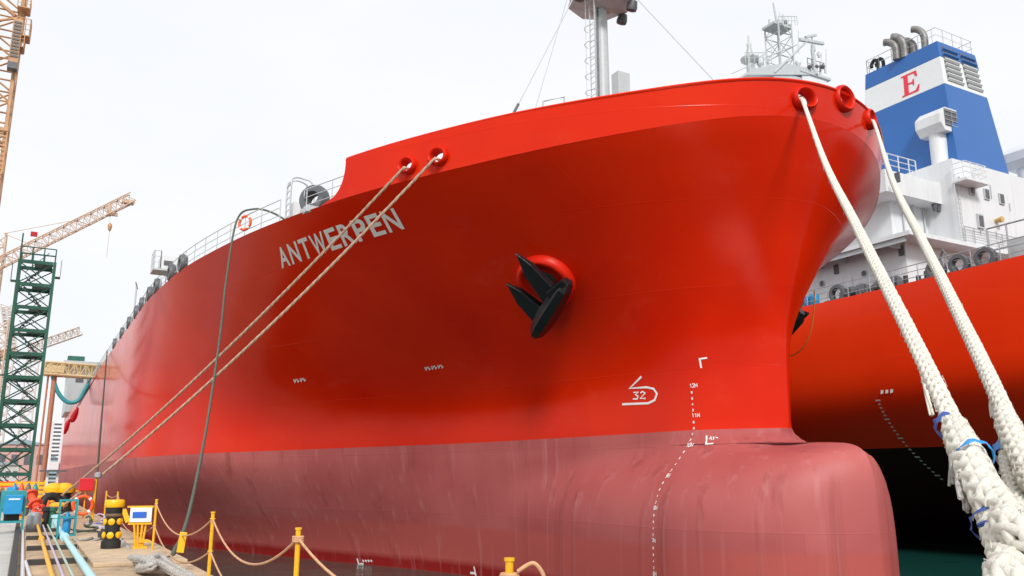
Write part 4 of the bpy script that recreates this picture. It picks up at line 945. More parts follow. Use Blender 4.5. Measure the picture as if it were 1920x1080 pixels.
# knotted ends on the near posts
q = MB()
for k in range(5): q.tube([posts[0] + Vector((.05 * math.cos(t) * (1 + .1 * k), .05 * math.sin(t) * (1 + .1 * k), -.1 - .014 * k)) for t in [2 * math.pi * i / 14 for i in range(14)]], .012, 6, closed=True)
q.tube(spline([posts[0] + Vector((.03, -.05, -.08)), posts[0] + Vector((.12, -.1, -.03)), posts[0] + Vector((.18, -.12, -.13)), posts[0] + Vector((.08, -.08, -.17)), posts[0] + Vector((.22, -.16, -.22)), posts[0] + Vector((.6, -.5, -.6))], 6), .014, 6)
tag(q.build('rope_knot', M_barrier, smooth=1.2), 'tan rope knotted round the nearest yellow post', 'rope')
q = MB()
for k in range(3): q.tube([posts[1] + Vector((.05 * math.cos(t), .05 * math.sin(t), -.09 - .02 * k)) for t in [2 * math.pi * i / 12 for i in range(12)]], .012, 6, closed=True)
tag(q.build('rope_knot', M_barrier, smooth=1.2), 'tan rope wound round the top of the post with white lower half', 'rope')
def card(px, py, D, lab, tilt):
    p = P(px, py, D=D); Rm_ = Matrix.Rotation(R(-20), 3, 'Z') @ Matrix.Rotation(R(tilt), 3, 'Y')
    tag(MB().box(p, (.12, .02, .34), Rm_).build('warning_card', M_yelcard, bevel=.006), lab, 'card', 'yellow warning cards')
pm = posts[2].lerp(posts[3], .5)
card(341, 1017, 16.3, 'yellow plastic card hung on the barrier rope near the hose', 6); card(236, 967, 24.5, 'yellow plastic card hung right of the black column, tilted', -22)
# black column with yellow cap and yellow reflectors
bx_, by_ = 1.80, 21.0; bc = thing('marker_column', 'black column with yellow cap and round yellow reflectors on the quay', 'bollard', (bx_, by_, .08))
Mt = Matrix.Translation((bx_, by_, .08))
MB().lathe([(.20, 0), (.20, .16), (.165, .18), (.15, .42), (.175, .56), (.15, .65), (.17, .72), (.175, .86)], 12, Mt).build('body', M_rubber, bc, smooth=.6)
MB().lathe([(.19, .86), (.205, .88), (.205, .99), (.185, 1.02)], 20, Mt).build('cap', M_yelcard, bc, smooth=.7)
MB().lathe([(.16, .66), (.178, .68), (.178, .72), (.17, .73)], 16, Mt).build('brown_band', mat('brown_rubber', (.16, .09, .05), .7), bc, smooth=.7)
for z in (.28, .56):
    for k in range(6):
        a = R(255 + 60 * k); c = Vector((bx_ + .155 * math.cos(a), by_ + .155 * math.sin(a), .08 + z)); MB().lathe([(.07, 0), (.07, .025), (.05, .04), (.02, .045)], 16, axis_M(c, (math.cos(a), math.sin(a), 0))).build('reflector', M_yelcard, bc, smooth=.7)
# sign on a yellow stand
sx, sy_ = P(258, 1035, Z=0).x, P(258, 1035, Z=0).y; sg = thing('sign_stand', 'small blue and white sign on a yellow pole stand', 'sign', (sx, sy_, 0))
z0_, z1_ = P(258, 979, Y=sy_).z, P(258, 952, Y=sy_).z
MB().box((sx, sy_, (z0_ + z1_) / 2), (.44, .03, z1_ - z0_), Matrix.Rotation(R(-8), 3, 'Z')).build('board', M_signw, sg, bevel=.005)
MB().box((sx - .03, sy_ - .02, (z0_ + z1_) / 2 + .0), (.28, .006, (z1_ - z0_) * .42), Matrix.Rotation(R(-8), 3, 'Z')).build('blue_panel', M_signb, sg)
MB().box((sx, sy_ + .03, z1_ + .02), (.56, .04, .04), Matrix.Rotation(R(-8), 3, 'Z')).build('top_rail', M_yellow, sg)
MB().box((sx, sy_ + .03, z0_ - .03), (.48, .05, .05), Matrix.Rotation(R(-8), 3, 'Z')).build('bottom_rail', M_yellow, sg)
for k, o_ in enumerate((-.12, -.04, .05, .13)): MB().cyl((sx + o_, sy_ + .03 + .02 * (k % 2), z0_ - .02), (sx + o_ * .5 + .01, sy_ + .03, .06), .024).build('pole', M_yellow, sg)
MB().box((sx + .02, sy_, .06), (.3, .3, .12)).build('foot', M_yellow, sg, bevel=.01)
MB().box(((sx + 2.55) / 2, sy_, .22), (abs(2.55 - sx), .05, .05)).build('tie_bar', M_yellow, sg)
MB().box(((sx + 2.5) / 2, sy_ + .03, z1_ + .0), (abs(2.5 - sx), .03, .03)).build('tie_bar', M_yellow, sg)
# mooring rope lying in a heap along the quay edge
def ground_rope(name, pix, Rr, label, lift=None, seed=0):
    pts = [P(px, py, Z=Rr + (lift[i] if lift else 0)) for i, (px, py) in enumerate(pix)]
    return tag(plait(spline(pts, 12), Rr, seed=seed, n=6, pitch=Rr * 6).build(name, M_greyrope, smooth=1.2), label, 'rope', 'ropes lying on the quay')
ground_rope('quay_rope', [(252, 1050), (268, 1058), (262, 1066), (285, 1062), (282, 1048), (300, 1046), (318, 1060), (345, 1076), (385, 1100)], .075, 'thick grey rope looped at the quay edge below the sign', [0, .02, .0, .12, .14, .1, .04, .02, 0], 31)
ground_rope('quay_rope', [(246, 1046), (270, 1050), (296, 1056), (322, 1070), (352, 1086), (390, 1112)], .07, 'thick grey rope running along the quay edge beside the looped one', [.02, .12, .1, .05, .0, 0], 32)
ground_rope('quay_rope', [(150, 985), (175, 985), (200, 995), (228, 1018), (243, 1032)], .06, 'grey rope snaking on the quay behind the black column', None, 33)
ground_rope('quay_rope', [(140, 1006), (155, 990), (178, 985), (188, 998), (168, 1010), (148, 1012)], .035, 'thin rope coil left of the black column', None, 34)
ground_rope('quay_rope', [(128, 1000), (150, 1018), (180, 1012), (200, 1004)], .03, 'thin stray rope between the teal cage and black column', None, 35)
# plinths and slabs
struct(MB().bx(1.25, 2.86, 17.6, 23.6, .0, .08).build('plinth_slab', M_plinth, bevel=.02))
struct(MB().bx(1.15, 2.2, 25.5, 31.5, .0, .07).build('plinth_slab', M_plinth, bevel=.02))
# pipes on bearers
pb = thing('pipe_run', 'bundle of four painted pipes on dark bearers along the quay', 'pipes', (.5, 16, 0))
for yy in (15, 18.7, 22.3, 26, 29.5): MB().bx(.22, 1.22, yy - .07, yy + .07, 0, .10).build('bearer', M_beam, pb, bevel=.008)
for x, r_, m_ in ((.53, .038, M_yellow), (.68, .022, M_lilac), (.81, .022, M_ggrn), (1.02, .062, M_cyan)):
    pi = MB().cyl((x, -4, .10 + r_), (x, 31.2, .10 + r_), r_, n=14).build('pipe', m_, pb, smooth=.8)
    for yy in (12.2, 24.1): MB().lathe([(r_, -.02), (r_ * 1.7, -.02), (r_ * 1.7, .02), (r_, .02)], 16, axis_M((x, yy, .10 + r_), (0, 1, 0))).build('flange', m_, pi, smooth=.7)
kb = thing('edge_conduit', 'white conduit beside a black cable channel along the grey road', 'conduit', (-.3, 16, 0))
MB().bx(-.05, .06, -4, 33, -.02, .14).build('cable_channel', M_rubber, kb, bevel=.01)
MB().cyl((.15, -4, .04), (.15, 31, .04), .035, n=12).build('white_pipe', M_house, kb, smooth=.8)
MB().cyl((.34, 12, .04), (.2, 19, .04), .03, n=8).build('stray_cable', M_house, kb)
# orange-red flanged riser, grey pot, yellow valve
rv = thing('valve_manifold', 'orange red flanged pipes and valves at the head of the pipe run', 'valve', (.5, 32, 0))
ch = [P(55, 922, Y=33.0), P(66, 945, Y=32.6), P(80, 968, Y=32.2), P(97, 985, Y=31.8)]
MB().tube(spline(ch, 6), .12, 12).build('inclined_pipe', M_valve, rv, smooth=.9)
pts = spline(ch, 6)
for i in (2, 6, 9, 13, 16): MB().lathe([(.10, -.035), (.22, -.035), (.22, .035), (.10, .035)], 18, axis_M(pts[i], pts[i + 1] - pts[i])).build('flange', M_valve, rv, smooth=.7)
a, b = P(66, 985, Y=32.0), P(100, 982, Y=32.0); MB().cyl(a, b, .13, n=14).build('cross_pipe', M_valve, rv, smooth=.9)
a, b = P(58, 962, Y=32.3), P(82, 958, Y=32.3); MB().cyl(a, b, .09, n=12).build('branch_pipe', M_valve, rv, smooth=.9)
for (px, py) in ((85, 978), (70, 960)):
    p = P(px, py, Y=31.9); MB().lathe([(.14 + .018 * math.cos(t * math.pi / 4), .018 * math.sin(t * math.pi / 4)) for t in range(8)], 18, axis_M(p + Vector((0, -.2, .12)), (.2, -.6, .6)), closed=True).build('handwheel', M_redplast, rv, smooth=1)
    MB().cyl(p, p + Vector((0, -.2, .12)), .025).build('valve_stem', M_steel, rv)
p = P(60, 1004, Y=31.4); MB().lathe([(.20, 0), (.21, .05), (.21, .42), (.15, .5), (.06, .52)], 20, Matrix.Translation((p.x, 31.0, 0))).build('grey_pot', M_steel, rv, smooth=.7)
p = P(74, 1000, Y=31.3); MB().lathe([(.11, 0), (.12, .2), (.17, .22), (.17, .29), (.09, .32), (.09, .42)], 18, Matrix.Translation((.53, 31.25, 0))).build('yellow_valve', M_yellow, rv, smooth=.7)
for x, m_ in ((.75, M_rubber), (.92, M_green)): MB().lathe([(.10, 0), (.10, .5), (.14, .52), (.14, .62), (.06, .66)], 14, Matrix.Translation((x, 31.6, 0))).build('riser', m_, rv, smooth=.7)
MB().lathe([(.13, 0), (.13, .3), (.17, .32), (.17, .4), (.1, .42)], 14, Matrix.Translation((1.05, 31.4, 0))).build('pipe_head', M_cyan, rv, smooth=.7)
# teal cage
p = P(122, 1010, Z=0); tcg = thing('teal_cage', 'teal tubular frame cage with a blue bottle inside', 'frame', (p.x, p.y, 0)); q = MB()
for a in (-.2, .2):
    for b in (-.2, .2): q.box((p.x + a, p.y + b, .5), (.045, .045, 1.0))
for z in (.1, .55, .98):
    for b in (-.2, .2): q.box((p.x, p.y + b, z), (.36, .036, .045))
    for a in (-.2, .2): q.box((p.x + a, p.y, z), (.036, .36, .045))
q.build('frame', M_teal, tcg); MB().lathe([(.09, .13), (.10, .18), (.10, .5), (.04, .62), (.035, .68)], 16, Matrix.Translation((p.x, p.y, 0))).build('bottle', M_bluebox, tcg, smooth=.8)
# teal/blue cabinet on legs
p = P(18, 998, Z=0); tb = thing('electric_cabinet', 'bright blue box in a teal stand at the left edge', 'cabinet', (p.x, p.y, 0)); X_, Y_ = p.x, p.y
zt_ = P(18, 921, Y=Y_).z; zm_ = P(18, 962, Y=Y_).z
q = MB()
for a in (-.30, .30):
    for b in (-.2, .2): q.box((X_ + a, Y_ + b, zt_ / 2 - .01), (.06, .06, zt_))
for z in (.30, .62, zt_ - .02):
    for b in (-.2, .2): q.box((X_, Y_ + b, z), (.54, .05, .06))
q.build('stand', M_teal, tb); MB().bx(X_ - .30, X_ + .30, Y_ - .24, Y_ + .2, .66, zt_ + .02).build('back_panel', M_teal, tb, bevel=.01)
MB().bx(X_ - .22, X_ + .25, Y_ - .40, Y_ - .242, zm_ - .02, zt_ - .1).build('box', M_bluebox, tb, bevel=.02)
MB().bx(X_ - .12, X_ + .17, Y_ - .408, Y_ - .402, zt_ - .24, zt_ - .20).build('label_strip', M_signw, tb)
MB().bx(X_ - .2, X_ + .2, Y_ - .1, Y_ + .15, .34, .56).build('battery', M_rubber, tb, bevel=.01)
p = P(28, 915, D=42); b2 = thing('barrel', 'small blue drum behind the blue cabinet', 'drum', (p.x, p.y, 0)); MB().lathe([(.28, 0), (.30, .02), (.30, p.z), (.28, p.z + .04)], 20, Matrix.Translation((p.x, p.y, 0))).build('body', M_bluebox, b2, smooth=.7); MB().lathe([(.305, p.z * .5 - .02), (.315, p.z * .5), (.305, p.z * .5 + .02)], 20, Matrix.Translation((p.x, p.y, 0))).build('hoop', M_bluebox, b2)
# lifebuoy stand with red box
lx_, ly_ = 1.95, 34.0; ls = thing('lifebuoy_stand', 'yellow post stand with red box for the quay lifebuoy', 'stand', (lx_, ly_, 0))
MB().cyl((lx_ + .3, ly_ + .05, 0), (lx_ + .3, ly_ + .05, 1.55), .04).build('post', M_yellow, ls); MB().box((lx_, ly_ + .06, 1.1), (.62, .03, .05)).build('bracket', M_yellow, ls)
MB().box((lx_, ly_, 1.32), (.48, .22, .42)).build('box', M_redplast, ls, bevel=.02); MB().lathe([(.05, -.1), (.12, -.05), (.12, .08), (.04, .13)], 12, Matrix.Translation((lx_ + .34, ly_, 1.62))).build('lamp', M_steel, ls, smooth=.8)
MB().cyl((lx_, ly_ + .05, 0), (lx_, ly_ + .05, 1.3), .025).build('post', M_yellow, ls)
MB().box((lx_ + .1, ly_ + .05, .02), (.6, .3, .04)).build('foot', M_yellow, ls)
lb2 = thing('lifebuoy', 'orange lifebuoy with white bands hanging on the quay stand', 'lifebuoy', (lx_ - .05, ly_ - .06, .62)); lifebuoy(Vector((lx_ - .05, ly_ - .06, .62)), (-.1, -1, 0), .30, lb2)
# more clutter further down the quay: yellow caps, tyre, fence panels, drums
for (px, py, lab) in ((98, 935, 'yellow hooded capstan left of the tan lines'), (118, 940, 'yellow hooded capstan under the tan lines')):
    p = P(px, py, Z=0) if py > 930 else None; D_ = 46; p = P(px, 950, D=D_); o = thing('capstan', lab, 'capstan', (p.x, p.y, 0), 'yellow capstans')
    MB().lathe([(.5, 0), (.5, .25), (.33, .3), (.28, .75), (.4, .85)], 20, Matrix.Translation((p.x, p.y, 0))).build('drum', M_rubber, o, smooth=.7)
    MB().lathe([(.42, .85), (.45, .9), (.42, 1.1), (.2, 1.28), (.08, 1.3)], 20, Matrix.Translation((p.x, p.y, 0))).build('hood', M_yelcard, o, smooth=.7)
p = P(96, 952, D=40); tag(MB().lathe([(.34 + .16 * math.cos(t * math.pi / 5), .16 * math.sin(t * math.pi / 5)) for t in range(10)], 28, axis_M((p.x, p.y, .48), (.35, -1, .15)), closed=True).build('tyre', M_rubber, smooth=1), 'black rubber tyre fender standing in front of the capstans', 'tyre')
p = P(85, 968, D=37); tag(MB().tube(spline([(p.x - .4, p.y + .6, .12), (p.x + .1, p.y + .2, .12), (p.x + .6, p.y + .4, .12), (p.x + .9, p.y - .2, .12), (p.x + .5, p.y - .6, .12)], 8), .12, 10).build('grey_duct', M_greyrope, smooth=1.2), 'fat grey hose lying curled behind the orange valves', 'hose')
for i, (px, D_, m_) in enumerate(((10, 66, M_orange), (52, 62, M_yelcard), (62, 58, M_yelcard), (4, 52, M_yelcard), (36, 64, M_orange))):
    p = P(px, 905, D=D_); fo = thing('barricade', ('orange slatted barricade at the far left edge', 'yellow slatted barricade beside the green tower foot', 'yellow slatted barricade just right of the tower foot', 'yellow slatted barricade behind the blue cabinet', 'orange slatted barricade in front of the tower')[i], 'barricade', (p.x, p.y, 0), 'barricades by the tower')
    for z in (.45, .7, .95, 1.2): MB().box((p.x, p.y, z), (1.3, .04, .14)).build('slat', m_, fo)
    for a in (-.6, .6): MB().box((p.x + a, p.y + .04, .68), (.06, .04, 1.36)).build('leg', m_, fo)

# green stair tower
gx, gy, gw = -.85, 80.0, 2.55; gh = P(77, 496, Y=gy).z; gt = thing('stair_tower', 'tall green lattice stair tower on the quay', 'tower', (gx, gy, 0)); nlev = 10; lv_ = gh / nlev
for a in (-1, 1):
    for b in (-1, 1): MB().bx(gx + a * gw / 2 - .11, gx + a * gw / 2 + .11, gy + b * 1.3 - .11, gy + b * 1.3 + .11, 0, gh + .0).build('leg', M_green, gt)
for i in range(1, nlev + 1):
    z = i * lv_; q = MB(); q.bx(gx - gw / 2 + .12, gx + gw / 2 - .12, gy - 1.4, gy - 1.2, z - .28, z); q.bx(gx - gw / 2 + .12, gx + gw / 2 - .12, gy + 1.2, gy + 1.4, z - .28, z); q.bx(gx - gw / 2 - .1, gx - gw / 2 + .1, gy - 1.19, gy + 1.19, z - .28, z - .01); q.bx(gx + gw / 2 - .1, gx + gw / 2 + .1, gy - 1.19, gy + 1.19, z - .28, z - .01)
    q.build('ring_beam', M_green, gt); MB().bx(gx - .2, gx + gw / 2 - .15, gy - 1.1, gy + 1.1, z - .1, z - .02).build('landing', M_green, gt)
for i in range(nlev):
    z0, z1 = i * lv_ + .02, (i + 1) * lv_ - .29; q = MB()
    for yy in (-1.3, 1.3):
        for s_ in (-1, 1): MB().cyl((gx - s_ * (gw / 2 - .1), gy + yy + .03 * s_, z0), (gx + s_ * (gw / 2 - .1), gy + yy + .03 * s_, z1), .05, n=5).build('cross_brace', M_green, gt)
    q = MB(); s0 = 1 if i % 2 else -1; a0, a1 = Vector((gx - .8 * s0, gy - .5 * s0, z0)), Vector((gx + .8 * s0, gy - .5 * s0, z1 + .25))
    for k in range(8): p = a0.lerp(a1, (k + .5) / 8); q.box(p, (.26, .8, .04))
    q.tube([a0 + Vector((0, -.4, .9)), a1 + Vector((0, -.4, .9))], .03, 5); q.tube([a0 + Vector((0, -.4, 0)), a1 + Vector((0, -.4, 0))], .05, 5); q.build('stair_flight', M_dgrey, gt)
railing([(gx + a * gw / 2, gy + b * 1.3, gh) for a, b in ((-1, -1), (1, -1), (1, 1), (-1, 1), (-1, -1))], 'top_railing', M_green, gt, h=1.1, rails=2, step=.85, r=.05)
MB().cyl((gx - gw / 2, gy - 1.3, gh), (gx - gw / 2, gy - 1.3, gh + 2.2), .06).build('light_pole', M_green, gt)
MB().box((gx - .5, gy - 1.35, gh + 2.2), (.5, .3, .35)).build('red_lamp', M_redplast, gt)
for a, z in ((-1, gh - 1.8), (1, gh - 1.2), (-1, gh - 9.5)): 
    q = MB(); q.bx(gx + a * (gw / 2 + .12), gx + a * (gw / 2 + .5), gy - 1.2, gy - .4, z, z + .06); q.bx(gx + a * (gw / 2 + .46), gx + a * (gw / 2 + .5), gy - 1.2, gy - .4, z + .06, z + 1.5); q.build('side_bracket', M_green, gt)

# cranes
tcr = thing('tower_crane', 'ochre lattice crane mast with cabin at the upper left edge', 'crane', (-5.2, 70, 0)); Yc = 70.0
pr = P(31, 100, Y=Yc); mw = 2.4; mxc = pr.x - mw / 2; ztop = P(20, -160, Y=Yc).z
q = MB(); lattice(q, (mxc, Yc + 1.2, -.02), (mxc, Yc + 1.2, ztop), mw, 2.4, 26, .16, .075, side=(1, 0, 0)); q.build('mast', M_crane, tcr)
z0, z1 = P(28, 126, Y=Yc).z, P(28, 44, Y=Yc).z; xl, xr = P(20, 90, Y=Yc).x, P(38, 90, Y=Yc).x
MB().bx(xl, xr, Yc - .9, Yc - .25, z0, z1).build('lift_cabin', M_crane, tcr)
q = MB()
for k in range(11): q.bx(xl + .06, xr - .06, Yc - .96, Yc - .902, z0 + .4 + k * (z1 - z0 - .5) / 11, z0 + .55 + k * (z1 - z0 - .5) / 11)
q.build('cabin_louvre', M_dgrey, tcr)
MB().bx(xl - .02, xr + .02, Yc - .95, Yc - .2, z0 - .5, z0).build('cabin_base', M_dgrey, tcr)
for (pa, pb_, pt_, pbm) in ((30, 54, 2, 20), (33, 60, 42, 72), (34, 52, 74, 94)):
    xa, xb_, zt, zb = P(pa, 40, Y=Yc).x, P(pb_, 40, Y=Yc).x, P(40, pt_, Y=Yc).z, P(40, pbm, Y=Yc).z
    MB().bx(xa, xb_, Yc - .8, Yc + .6, zb - .08, zb).build('platform', M_crane, tcr); railing([(xa, Yc - .8, zb), (xb_, Yc - .8, zb), (xb_, Yc + .6, zb)], 'platform_railing', M_crane, tcr, h=zt - zb, rails=3, step=.3, r=.035)
q = MB(); xa, xb_ = P(-8, 300, Y=Yc).x, P(13, 262, Y=Yc).x; zt, zb = P(8, 250, Y=Yc).z, P(8, 330, Y=Yc).z
z = zb
while z < zt: q.box(((xa + xb_) / 2, Yc - .5, z), (xb_ - xa, .05, .1)); z += .36
q.cyl((xa, Yc - .5, zb), (xa, Yc - .5, zt), .06); q.cyl((xb_, Yc - .5, zb), (xb_, Yc - .5, zt + .4), .06); q.bx(xa, xb_, Yc - .6, Yc - .1, zt, zt + .25); q.build('ladder_cage', M_crane, tcr)
q = MB(); q.cyl(P(0, 5, Y=Yc), P(28, 30, Y=Yc), .14); q.cyl(P(0, 38, Y=Yc), P(34, 34, Y=Yc), .10); q.build('strut', M_crane, tcr)

Yj = 130.0; jc = thing('jib_crane', 'haze-paled ochre crane with long jib rising to the right and a hook', 'crane', (-5.5, Yj, 0))
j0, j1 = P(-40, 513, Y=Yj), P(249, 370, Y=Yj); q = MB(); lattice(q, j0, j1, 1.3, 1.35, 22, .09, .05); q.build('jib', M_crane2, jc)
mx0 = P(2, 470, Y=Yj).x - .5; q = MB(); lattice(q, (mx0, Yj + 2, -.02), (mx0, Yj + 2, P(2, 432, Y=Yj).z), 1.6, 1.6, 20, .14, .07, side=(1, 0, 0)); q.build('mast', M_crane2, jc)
apex = Vector((mx0 + .5, Yj + 1, P(2, 434, Y=Yj).z)); MB().cyl(apex, P(145, 412, Y=Yj), .05, n=5).build('pendant', M_crane2, jc); MB().cyl(apex, P(50, 455, Y=Yj), .05, n=5).build('pendant', M_crane2, jc)
MB().box(P(240, 379, Y=Yj), (1.6, 1.2, .5)).build('jib_head', M_crane2, jc); MB().box(P(205, 395, Y=Yj), (.6, 1.2, 1.4)).build('trolley', M_crane2, jc); a = P(213, 402, Y=Yj); MB().box(a, (1.1, .6, .4)).build('trolley_wheel_box', M_crane2, jc)
h0_, h1_ = P(206, 425, Y=Yj), P(203, 482, Y=Yj); MB().lathe([(.05, .55), (.28, .3), (.3, 0), (.2, -.5), (.05, -.7)], 12, Matrix.Translation(h0_)).build('hook_block', M_crane, jc, smooth=.8); MB().cyl(h0_, Vector((h0_.x, h0_.y, h1_.z)), .03, n=4).build('hanging_wire', M_crane2, jc); MB().cyl(h0_, P(206, 398, Y=Yj), .02, n=4).build('hoist_wire', M_crane2, jc)
# fainter cranes further off
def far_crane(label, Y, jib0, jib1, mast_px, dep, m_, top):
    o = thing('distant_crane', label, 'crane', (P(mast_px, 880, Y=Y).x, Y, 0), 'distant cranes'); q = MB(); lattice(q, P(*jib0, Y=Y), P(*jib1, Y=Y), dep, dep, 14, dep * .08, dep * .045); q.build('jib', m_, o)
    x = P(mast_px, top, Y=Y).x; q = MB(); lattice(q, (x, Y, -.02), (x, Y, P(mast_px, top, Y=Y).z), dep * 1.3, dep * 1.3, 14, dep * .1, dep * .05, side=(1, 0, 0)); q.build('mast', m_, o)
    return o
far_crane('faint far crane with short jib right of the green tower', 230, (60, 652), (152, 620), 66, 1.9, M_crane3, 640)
far_crane('faint haze-paled luffing crane left of the green tower', 280, (22, 655), (11, 572), 14, 2.6, M_crane3, 655)
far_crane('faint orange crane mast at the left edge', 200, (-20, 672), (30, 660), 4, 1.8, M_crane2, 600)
# yellow gantry boom and hose beside the ship, far down the quay
M_gan = mat('faded_gantry_yellow', (.56, .42, .22), .6, var=.2, dirt=(.3, .2, .12), dirt_amt=.5); Yg = 104.0; gg = thing('gantry_boom', 'yellow lattice gangway boom reaching to the far ship side', 'gantry', (P(95, 890, Y=Yg).x, Yg, 0)); q = MB(); a, b = P(84, 691, Y=Yg), P(182, 698, Y=Yg)
lattice(q, a, b, 1.6, 1.25, 9, .13, .07); q.build('boom', M_gan, gg); xg = P(96, 760, Y=Yg).x
MB().lathe([(.45, 0), (.45, .4), (.25, .5), (.25, a.z)], 14, Matrix.Translation((xg, Yg, 0))).build('column', mat('rusty_column', (.36, .16, .09), .6), gg, smooth=.7); MB().box((xg, Yg, a.z - .1), (1.7, 1.7, .7)).build('turntable', M_gan, gg); MB().cyl((xg - .6, Yg, 0), (xg - .6, Yg, a.z), .1).build('riser', mat('rusty_riser', (.42, .15, .08), .6), gg)
hs_ = spline([P(99, 706, Y=Yg), P(106, 730, Y=Yg), P(118, 748, Y=Yg), P(132, 755, Y=Yg), P(148, 750, Y=Yg), P(160, 730, Y=Yg), P(176, 703, Y=Yg)], 6); tag(MB().tube(hs_, .22, 10).build('teal_hose', M_teal, smooth=1.2), 'fat teal hose sagging below the yellow boom', 'hose')
Yw = 62.0; xw = P(103, 850, Y=Yw).x; ws = thing('gangway_tower', 'white twin-post gangway tower standing beside the far hull', 'tower', (xw, Yw, 0)); z1 = P(103, 790, Y=Yw).z; z0 = P(103, 880, Y=Yw).z
for a in (-.28, .28): MB().bx(xw + a - .07, xw + a + .07, Yw - .1, Yw + .1, 0, z1).build('post', M_house, ws)
q = MB(); z = .5
while z < z1: q.box((xw, Yw, z), (.42, .06, .12)); z += .24
q.build('rung', M_dgrey, ws); MB().box((xw, Yw, z0 - .1), (1.5, 1.0, .1)).build('platform', M_dgrey, ws); MB().box((xw, Yw - .3, z0 + .22), (.55, .4, .5)).build('cabinet', M_house, ws)
# red floats slung on the far ship side
for k, (px, py) in enumerate(((124, 800), (140, 778))):
    p = P(px, py, Y=92); p.x = min(p.x, 4.9); M = axis_M(p, (.3, -.1, 1)); o = thing('hanging_float', 'dark red pear float slung at the far hull, lower one' if k == 0 else 'dark red pear float slung at the far hull, upper one', 'float', p, 'red floats on the far hull')
    MB().lathe([(.06, -.75), (.24, -.6), (.3, -.2), (.22, .35), (.08, .75)], 14, M).build('body', M_redplast, o, smooth=1); MB().cyl(p + Vector((.3, 0, .9)), (5.4, 92.5, EYE + 10.1), .03, n=4).build('sling', M_darkline, o)
# low sheds and stacks at the end of the quay
sh_mat = mat('far_shed_wall', (.50, .55, .56), .7); sr = mat('far_shed_roof', (.25, .33, .38), .6)
for k, (x0, x1, y_, hh, m_, lab) in enumerate(((-40, -9, 260, 13, sh_mat, 'long grey shed beyond the green tower'), (-5, 3.5, 190, 7.5, mat('pink_shed', (.52, .33, .30), .7), 'low pinkish shed far down the quay'), (-3.9, -.6, 128, 3.0, mat('pale_container', (.46, .52, .50), .6), 'pale container behind the tower foot'))):
    o = thing('shed', lab, 'shed', ((x0 + x1) / 2, y_, 0), 'sheds down the quay'); MB().bx(x0, x1, y_, y_ + 14, -.02, hh).build('wall', m_, o)
    MB().prism([(x0 - .3, y_ - .3, hh), (x1 + .3, y_ - .3, hh), ((x0 + x1) / 2, y_ - .3, hh + (x1 - x0) * .12)], (0, 14.6, 0)).build('roof', sr, o)
    for j in range(4): xx = x0 + (x1 - x0) * (j + .5) / 4; MB().bx(xx - (x1 - x0) * .07, xx + (x1 - x0) * .07, y_ - .08, y_ - .003, hh * .5, hh * .75).build('window', M_dgrey, o)

# working clutter on the quay between the pipes and the ship's side
def coil(x, y, Rm, r, turns, m_, label):
    pts = [Vector((x + (Rm - .012 * t) * math.cos(t * .45), y + (Rm - .012 * t) * math.sin(t * .45), r + .011 * t * (1 + .1 * math.sin(t)))) for t in range(int(turns * 14))]
    tag(MB().tube(pts, r, 7).build('hose_coil', m_, smooth=1.2), label, 'hose', 'coils on the quay')
coil(1.75, 27.3, .38, .03, 3, M_hose, 'green hose coiled on the quay behind the black column')
coil(1.35, 36.2, .45, .035, 3, M_rubber, 'black hose coiled on the quay beside the lifebuoy stand')
coil(2.2, 29.0, .30, .022, 3, M_lilac, 'pale lilac hose coil near the thin yellow posts')
for k, (x, y, m_, lab) in enumerate(((1.5, 29.6, M_tanline, 'tan wooden dunnage block nearest the black column'), (2.1, 25.2, M_beam, 'dark timber block on the quay edge behind the sign'), (1.25, 33.2, M_steel, 'grey metal toolbox beside the lifebuoy stand'))):
    o = thing('dunnage_block' if k < 2 else 'toolbox', lab, 'block' if k < 2 else 'box', (x, y, 0)); zq = .07 if (k == 0) else .0
    MB().box((x, y, zq + .11), (.5, .28, .22), Matrix.Rotation(R(20 - 35 * k), 3, 'Z')).build('body', m_, o, bevel=.015); MB().box((x, y, zq + .245), (.42, .05, .05), Matrix.Rotation(R(20 - 35 * k), 3, 'Z')).build('handle' if k == 2 else 'batten', M_dgrey if k == 2 else m_, o)
px0 = (.1, 40.0); gr = thing('gas_rack', 'rack of blue and brown gas cylinders behind the orange valves', 'rack', (px0[0], px0[1], 0))
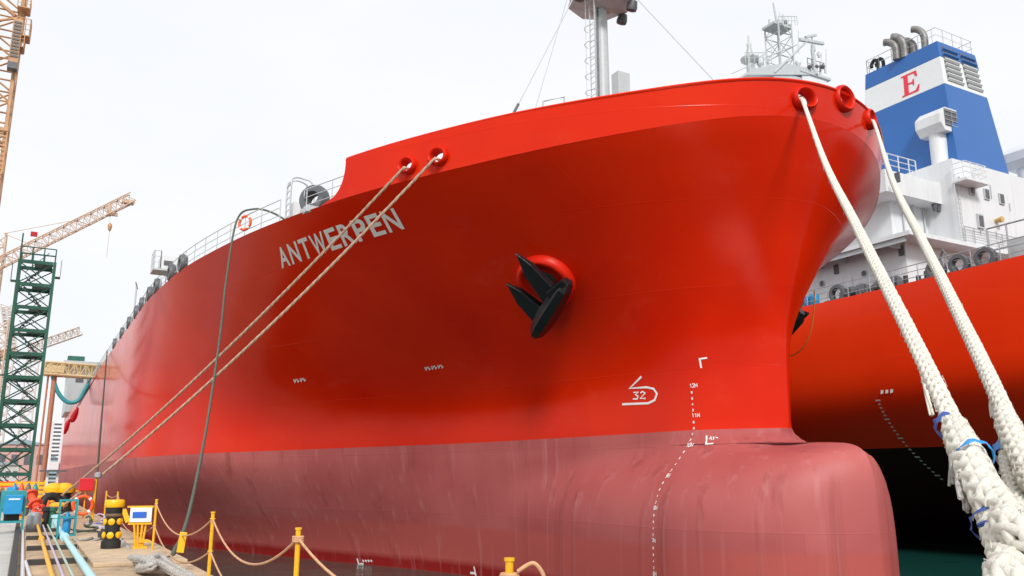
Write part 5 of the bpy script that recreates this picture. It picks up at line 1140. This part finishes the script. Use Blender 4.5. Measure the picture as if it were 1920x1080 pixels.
for k in range(4):
    x = px0[0] - .36 + .24 * k; c = MB().lathe([(.10, .05), (.11, .08), (.11, 1.1), (.06, 1.25), (.035, 1.27), (.035, 1.34)], 14, Matrix.Translation((x, px0[1], 0))).build('cylinder', (M_bluebox, M_valve, M_dgrey, M_teal)[k], gr, smooth=.8)
q = MB(); q.bx(px0[0] - .55, px0[0] + .55, px0[1] - .2, px0[1] + .2, 0, .05)
for z in (.4, .9): q.bx(px0[0] - .52, px0[0] + .52, px0[1] - .17, px0[1] - .13, z, z + .05)
q.build('frame', M_yellow, gr)
for k, (x, y) in enumerate(((.95, 38.5), (1.3, 41.5), (.75, 44.0))):
    o = thing('traffic_cone', ('orange traffic cone nearest the capstans', 'orange traffic cone standing between the capstans', 'orange traffic cone farthest down the quay')[k], 'cone', (x, y, 0), 'traffic cones'); MB().lathe([(.15, .03), (.03, .68), (.025, .70)], 16, Matrix.Translation((x, y, 0))).build('cone', M_orange, o, smooth=.8)
    MB().box((x, y, .016), (.38, .38, .03)).build('base', M_orange, o, bevel=.006); MB().lathe([(.107, .28), (.082, .42)], 16, Matrix.Translation((x, y, 0))).build('white_band', M_white, o, smooth=.8)
cd = thing('cable_drum', 'brown wooden cable drum standing in front of the tower', 'drum', (-1.1, 47, 0)); Mc = axis_M((-1.1, 47, .55), (1, .25, 0))
for z in (-.32, .32): MB().lathe([(.06, z - .03), (.55, z - .03), (.55, z + .03), (.06, z + .03)], 24, Mc).build('flange', mat('drum_wood', (.30, .17, .08), .8), cd, smooth=.6)
MB().lathe([(.34, -.29), (.34, .29)], 24, Mc).build('cable', M_rubber, cd, smooth=.6)
for k, (a, b) in enumerate((((1.0, 30.8), (2.3, 24.6)), ((.6, 36.5), (2.2, 31.4)))):
    pts = [Vector((a[0] + (b[0] - a[0]) * t / 10 + .18 * math.sin(t * 1.3 + k), a[1] + (b[1] - a[1]) * t / 10, .025 + (.08 if 1.15 < a[0] + (b[0] - a[0]) * t / 10 < 2.3 else .0))) for t in range(11)]
    tag(MB().tube(spline(pts, 5), .02, 6).build('loose_cable', (M_rubber, M_signb)[k], smooth=1.2), ('black cable snaking from the valves towards the quay edge', 'blue cable snaking across the quay near the lifebuoy stand')[k], 'cable')
